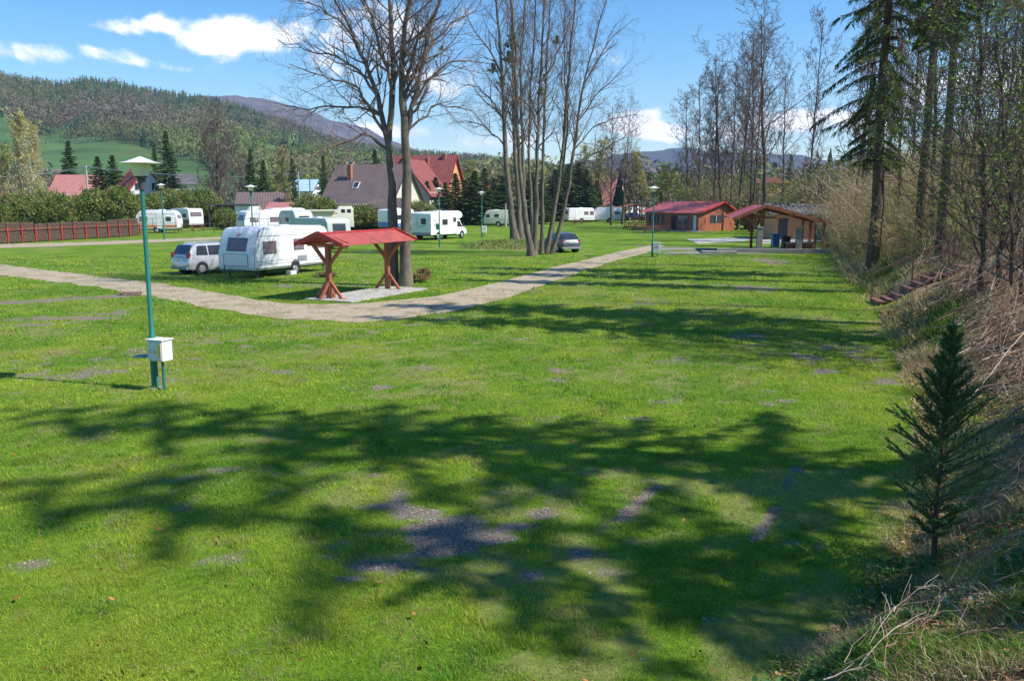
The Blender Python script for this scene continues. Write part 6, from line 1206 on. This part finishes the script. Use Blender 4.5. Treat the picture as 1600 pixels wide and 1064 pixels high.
    A = Acc(); n = 420; Y = 6 + 34 * rs.rand(n) ** 1.3; X = (rs.rand(n) * 2 - 1) * .62 * Y; k = bank_d(X, Y) < 0; X, Y = X[k], Y[k]; leaves(rs, np.stack([X, Y, np.full(len(X), .055)], -1), .045, .008, (.36, .15, .05), A, .4, True)
    A.build('fallen_leaves', M['dry'], None, False); tag(bpy.data.objects['fallen_leaves'], 'scattered orange brown leaves on the lawn', 'leaves', kind='stuff')
litter_and_tufts()

# young spruce on the foot of the bank
def young_spruce(loc, H, lab, seed=9, R=1.12, nn=56):
    rs = np.random.RandomState(seed); root = empty('young_spruce', loc); tag(root, lab, 'spruce tree'); A = Acc(); B = Acc(); K = 9
    p = np.stack([rs.randn(K) * .008, rs.randn(K) * .008, np.linspace(-.1, H, K)], -1); V, Qd = tubes(p[None], np.linspace(.036, .006, K)[None], 8); A.add(V, Qd)
    wh = np.linspace(.13, .93, 18); br = []
    for i, t in enumerate(wh):
        for j in range(6):
            az = j * 1.047 + i * .7 + rs.rand() * .5; L = R * (1 - t) ** .9 * (.55 + .6 * rs.rand()) * min(1, .45 + (t - .15) * 3.5); el = math.radians(22 + 38 * t + rs.randn() * 6)
            z = t * H + rs.randn() * .02; d = np.array([math.cos(az) * math.cos(el), math.sin(az) * math.cos(el), math.sin(el)]); pts = [np.array([0, 0, z])]
            for k in range(5): d = nrm(d + np.array([0, 0, .05 - .03 * k]) + rs.randn(3) * .03); pts.append(pts[-1] + d * L / 5)
            br.append(pts)
    Pb = np.array(br); Rb = np.linspace(.009, .003, 6)[None] * np.ones((len(Pb), 1)); V, Qd = tubes(Pb, Rb, 4); B.add(V, Qd, None, (.22, .15, .09))
    az_n = len(Pb); S1_ = []
    for k in range(9):
        f = .15 + .8 * k / 9; i = int(f * 5); g_ = f * 5 - i; q = Pb[:, i] * (1 - g_) + Pb[:, i+1] * g_; tan = nrm(Pb[:, min(i+1, 5)] - Pb[:, i]); sd_ = nrm(np.cross(tan, np.array([0, 0, 1.]))) * (1 if k % 2 else -1); L = np.linalg.norm(Pb[:, -1] - Pb[:, 0], axis=1) * .42 * (1 - f * .65); d = nrm(tan * .8 + sd_ * .62 + rs.randn(az_n, 3) * .1)
        S1_.append(np.stack([q, q + d * L[:, None] * .5, q + d * L[:, None] + np.array([0, 0, .012])], 1))
    St = np.concatenate(S1_); V, Qd = tubes(St, np.array([[.004, .003, .002]]) * np.ones((len(St), 1)), 3); B.add(V, Qd, None, (.20, .16, .08))
    segs = [(Pb[:, i], Pb[:, i+1]) for i in range(5)] + [(St[:, i], St[:, i+1]) for i in range(2)] + [(p[None, -3], p[None, -2]), (p[None, -2], p[None, -1])]
    for a, b in segs:
        n = len(a); f = rs.rand(n, nn, 1); q = a[:, None] * (1 - f) + b[:, None] * f; tan = nrm(b - a)[:, None]; rd = rs.randn(n, nn, 3); rd = nrm(rd - (rd * tan).sum(-1, keepdims=True) * tan); d = nrm(tan * .75 + rd * .8); ln = .026 * (.7 + .6 * rs.rand(n, nn, 1)); w = nrm(np.cross(d, rs.randn(n, nn, 3))) * .0026
        V = np.stack([q - w, q + w, q + d * ln], 2).reshape(-1, 3); m = n * nn; C = np.array([.12, .24, .08]) * (.6 + .9 * rs.rand(m, 1)); B.add(V, None, np.arange(3 * m).reshape(-1, 3), np.repeat(C, 3, 0))
    A.build('trunk', M['bark_spruce'], root); B.build('crown', M['needle'], root, False); return root
q = hit(1458, 882); hh = P(1475, 492, q.y).z - q.z; young_spruce(q, hh, 'small young spruce standing alone at the foot of the bank, nearest tree')

# wooden steps up the bank
s0 = hit(1372, 474); r = empty('wooden_steps', s0); tag(r, 'flight of dark red wooden steps climbing the bank to the right', 'steps')
e0 = hit(1500, 421); n = 9; dx = (e0 - s0); dx.z = 0; th = math.atan2(dx.y, dx.x)
dirv = Vector((math.cos(th), math.sin(th), 0)); run = max(.36, min(.50, dx.length / n)); hs_ = [0.0]
for k in range(n + 1):
    q = s0 + dirv * (run * k); z_ = max(zg1(q.x, q.y), zg1(q.x + .25 * math.sin(th), q.y - .25 * math.cos(th))) - s0.z + .10; hs_.append(max(z_, hs_[-1] + .09))
for k in range(n):
    x = run * k; z = hs_[k + 1]; MB().box(x, 0, z, run * .98, 1.3, .055).build('tread', M['steps_wood'], r, .006); MB().box(x - run * .40, 0, (z + hs_[k]) / 2 - .05, .04, 1.25, z - hs_[k] + .12).build('riser', M['steps_wood'], r)
    MB().box(x, -.60, z - .30, .07, .07, .55).build('support', M['steps_wood'], r)
for k in (0, 4, 8): MB().box(run * k - .1, .68, hs_[k + 1] + .35, .06, .06, 1.4).build('rail_post', M['rusty'], r)
for a_, b_ in ((0, 4), (4, 8)): MB().beam((run * a_ - .1, .68, hs_[a_ + 1] + 1.0), (run * b_ - .1, .68, hs_[b_ + 1] + 1.0), .05, .05).build('handrail', M['rusty'], r)
r.rotation_euler = (0, 0, th)

# small stones in the worn gravel spots
def stones():
    rs = np.random.RandomState(71); A = Acc(); n = 260000; Y = np.sqrt(rs.rand(n) * (24**2 - 5.5**2) + 5.5**2); X = (rs.rand(n) * 2 - 1) * .7 * Y; b, d = bare(X, Y); k = (rs.rand(n) < b * 1.1) & (bank_d(X, Y) < .3); X, Y = X[k], Y[k]; n = len(X)
    oct_ = np.array([[1, 0, 0], [-1, 0, 0], [0, 1, 0], [0, -1, 0], [0, 0, .7], [0, 0, -.7]]); T = np.array([[0, 2, 4], [2, 1, 4], [1, 3, 4], [3, 0, 4]]); s_ = (.006 + .016 * rs.rand(n) ** 2)[:, None, None]; V = oct_[None] * s_ * (.6 + .8 * rs.rand(n, 6, 1)) + np.stack([X, Y, X * 0 + .004], -1)[:, None]
    pal = np.array([[.28, .24, .20], [.16, .14, .12], [.38, .33, .28], [.22, .17, .13]]); A.add(V.reshape(-1, 3), None, (T[None] + np.arange(n)[:, None, None] * 6).reshape(-1, 3), np.repeat(pal[rs.randint(0, 4, n)] * (.7 + .5 * rs.rand(n, 1)), 6, 0))
    A.build('gravel_stones', M['dry'], None, False); tag(bpy.data.objects['gravel_stones'], 'small grey stones lying in the worn patches of the lawn', 'gravel', kind='stuff')
stones()

# small things on the lawn
m = MB(); r = empty('low_metal_stand', G(205, 461), .2); tag(r, 'low rusty metal stand with two short pegs at the path edge', 'metal stand')
MB().box(0, 0, .10, .9, .30, .05).build('plate', M['rusty'], r, .01)
for x in (-.4, .4): MB().tube([(x, 0, 0), (x, 0, .28)], .03, 10).build('peg', M['concrete'], r)
r = empty('tree_stump', G(762, 383)); tag(r, 'low cut tree stump left of the brush covered mound', 'tree stump'); MB().tube([(0, 0, -.1), (0, 0, .1), (0, 0, .42)], [.40, .30, .27], 14).build('stump', M['bark'], r, smooth=True)
def mound():
    rs = np.random.RandomState(12); c = G(797, 386); n = 40; g = np.linspace(-1, 1, n); X, Y = np.meshgrid(g * 4.6, g * 5.0); r_ = np.hypot(X / 4.4, Y / 4.8); Z = np.clip(1 - r_ ** 2, 0, 1) * .45 + (vnoise(X, Y, 1.2, 4, 51) - .5) * .25 * (r_ < 1) - .06
    idx = np.arange(n * n).reshape(n, n); Qd = np.stack([idx[:-1, :-1], idx[:-1, 1:], idx[1:, 1:], idx[1:, :-1]], -1).reshape(-1, 4); me = np_mesh('earth_mound', np.stack([X, Y, Z], -1).reshape(-1, 3), Qd); me.materials.append(mat('mound_soil', (.20, .17, .06), .95, .4, 1.5, .6, 8, dirt=(.30, .23, .13), dscale=1.2, damt=.8)); o = link('earth_mound', me); o.location = (c.x, c.y, 0); tag(o, 'low earth mound with dry litter under the tree cluster', kind='structure')
    A = Acc(); n = 5000; a = rs.rand(n) * 6.28; rr_ = np.sqrt(rs.rand(n)); X = np.cos(a) * rr_ * 4.3; Y = np.sin(a) * rr_ * 4.7; Z = np.clip(1 - rr_ ** 2, 0, 1) * .45; pts = np.stack([X, Y, Z + .03], -1) + np.array([c.x, c.y, 0]); tips = pts + rs.randn(n, 3) * [.12, .12, .05] + [0, 0, .22]; w = nrm(rs.randn(n, 3)) * .03; pal = np.array([[.36, .32, .15], [.14, .26, .04], [.16, .28, .05]]); A.add(np.stack([pts - w, pts + w, tips], 1).reshape(-1, 3), None, np.arange(3 * n).reshape(-1, 3), np.repeat(pal[rs.randint(0, 3, n)], 3, 0)); A.build('mound_weeds', M['dry'], None, False); tag(bpy.data.objects['mound_weeds'], 'dry stalks and weeds on the low mound', 'weeds', kind='stuff')
mound()
sb = bush_proto(404, 'small_shrub', .75, .8, 2200, .07, [(.30, .20, .10), (.16, .25, .04), (.34, .26, .12)], 60, (.34, .22, .12), shell=.2); q = G(660, 436); sb.location = q; sb.scale = (.7, .7, .7); tag(sb, 'small tufted shrub of russet stems right of the double trunk', 'shrub', 'small shrubs at the trunk bases')
o = copy_tree(sb); o.location = G(646, 441); o.scale = (1.1, .9, .5); tag(o, 'low green ground plants at the foot of the double trunk', 'shrub')
o = copy_tree(sb); o.location = G(508, 433); o.scale = (1.0, .7, .35); tag(o, 'pale twiggy heap on the grass behind the nearest caravan wheel', 'shrub')

# ------------------------------------------------------------------ haze of the valley air
hz = MB().box(0, 2000, 160, 10000, 4400, 330).build('haze', bpy.data.materials.new('haze_air'), None); hm = hz.data.materials[0]; hm.use_nodes = True; hm.node_tree.nodes.clear()
_o = hm.node_tree.nodes.new('ShaderNodeOutputMaterial'); _v = hm.node_tree.nodes.new('ShaderNodeVolumePrincipled'); _v.inputs['Density'].default_value = .00016; _v.inputs['Color'].default_value = (.58, .74, 1.0, 1); _v.inputs['Anisotropy'].default_value = .2
hm.node_tree.links.new(_v.outputs[0], _o.inputs['Volume']); tag(hz, 'thin blue air haze over the valley', 'haze', kind='stuff')
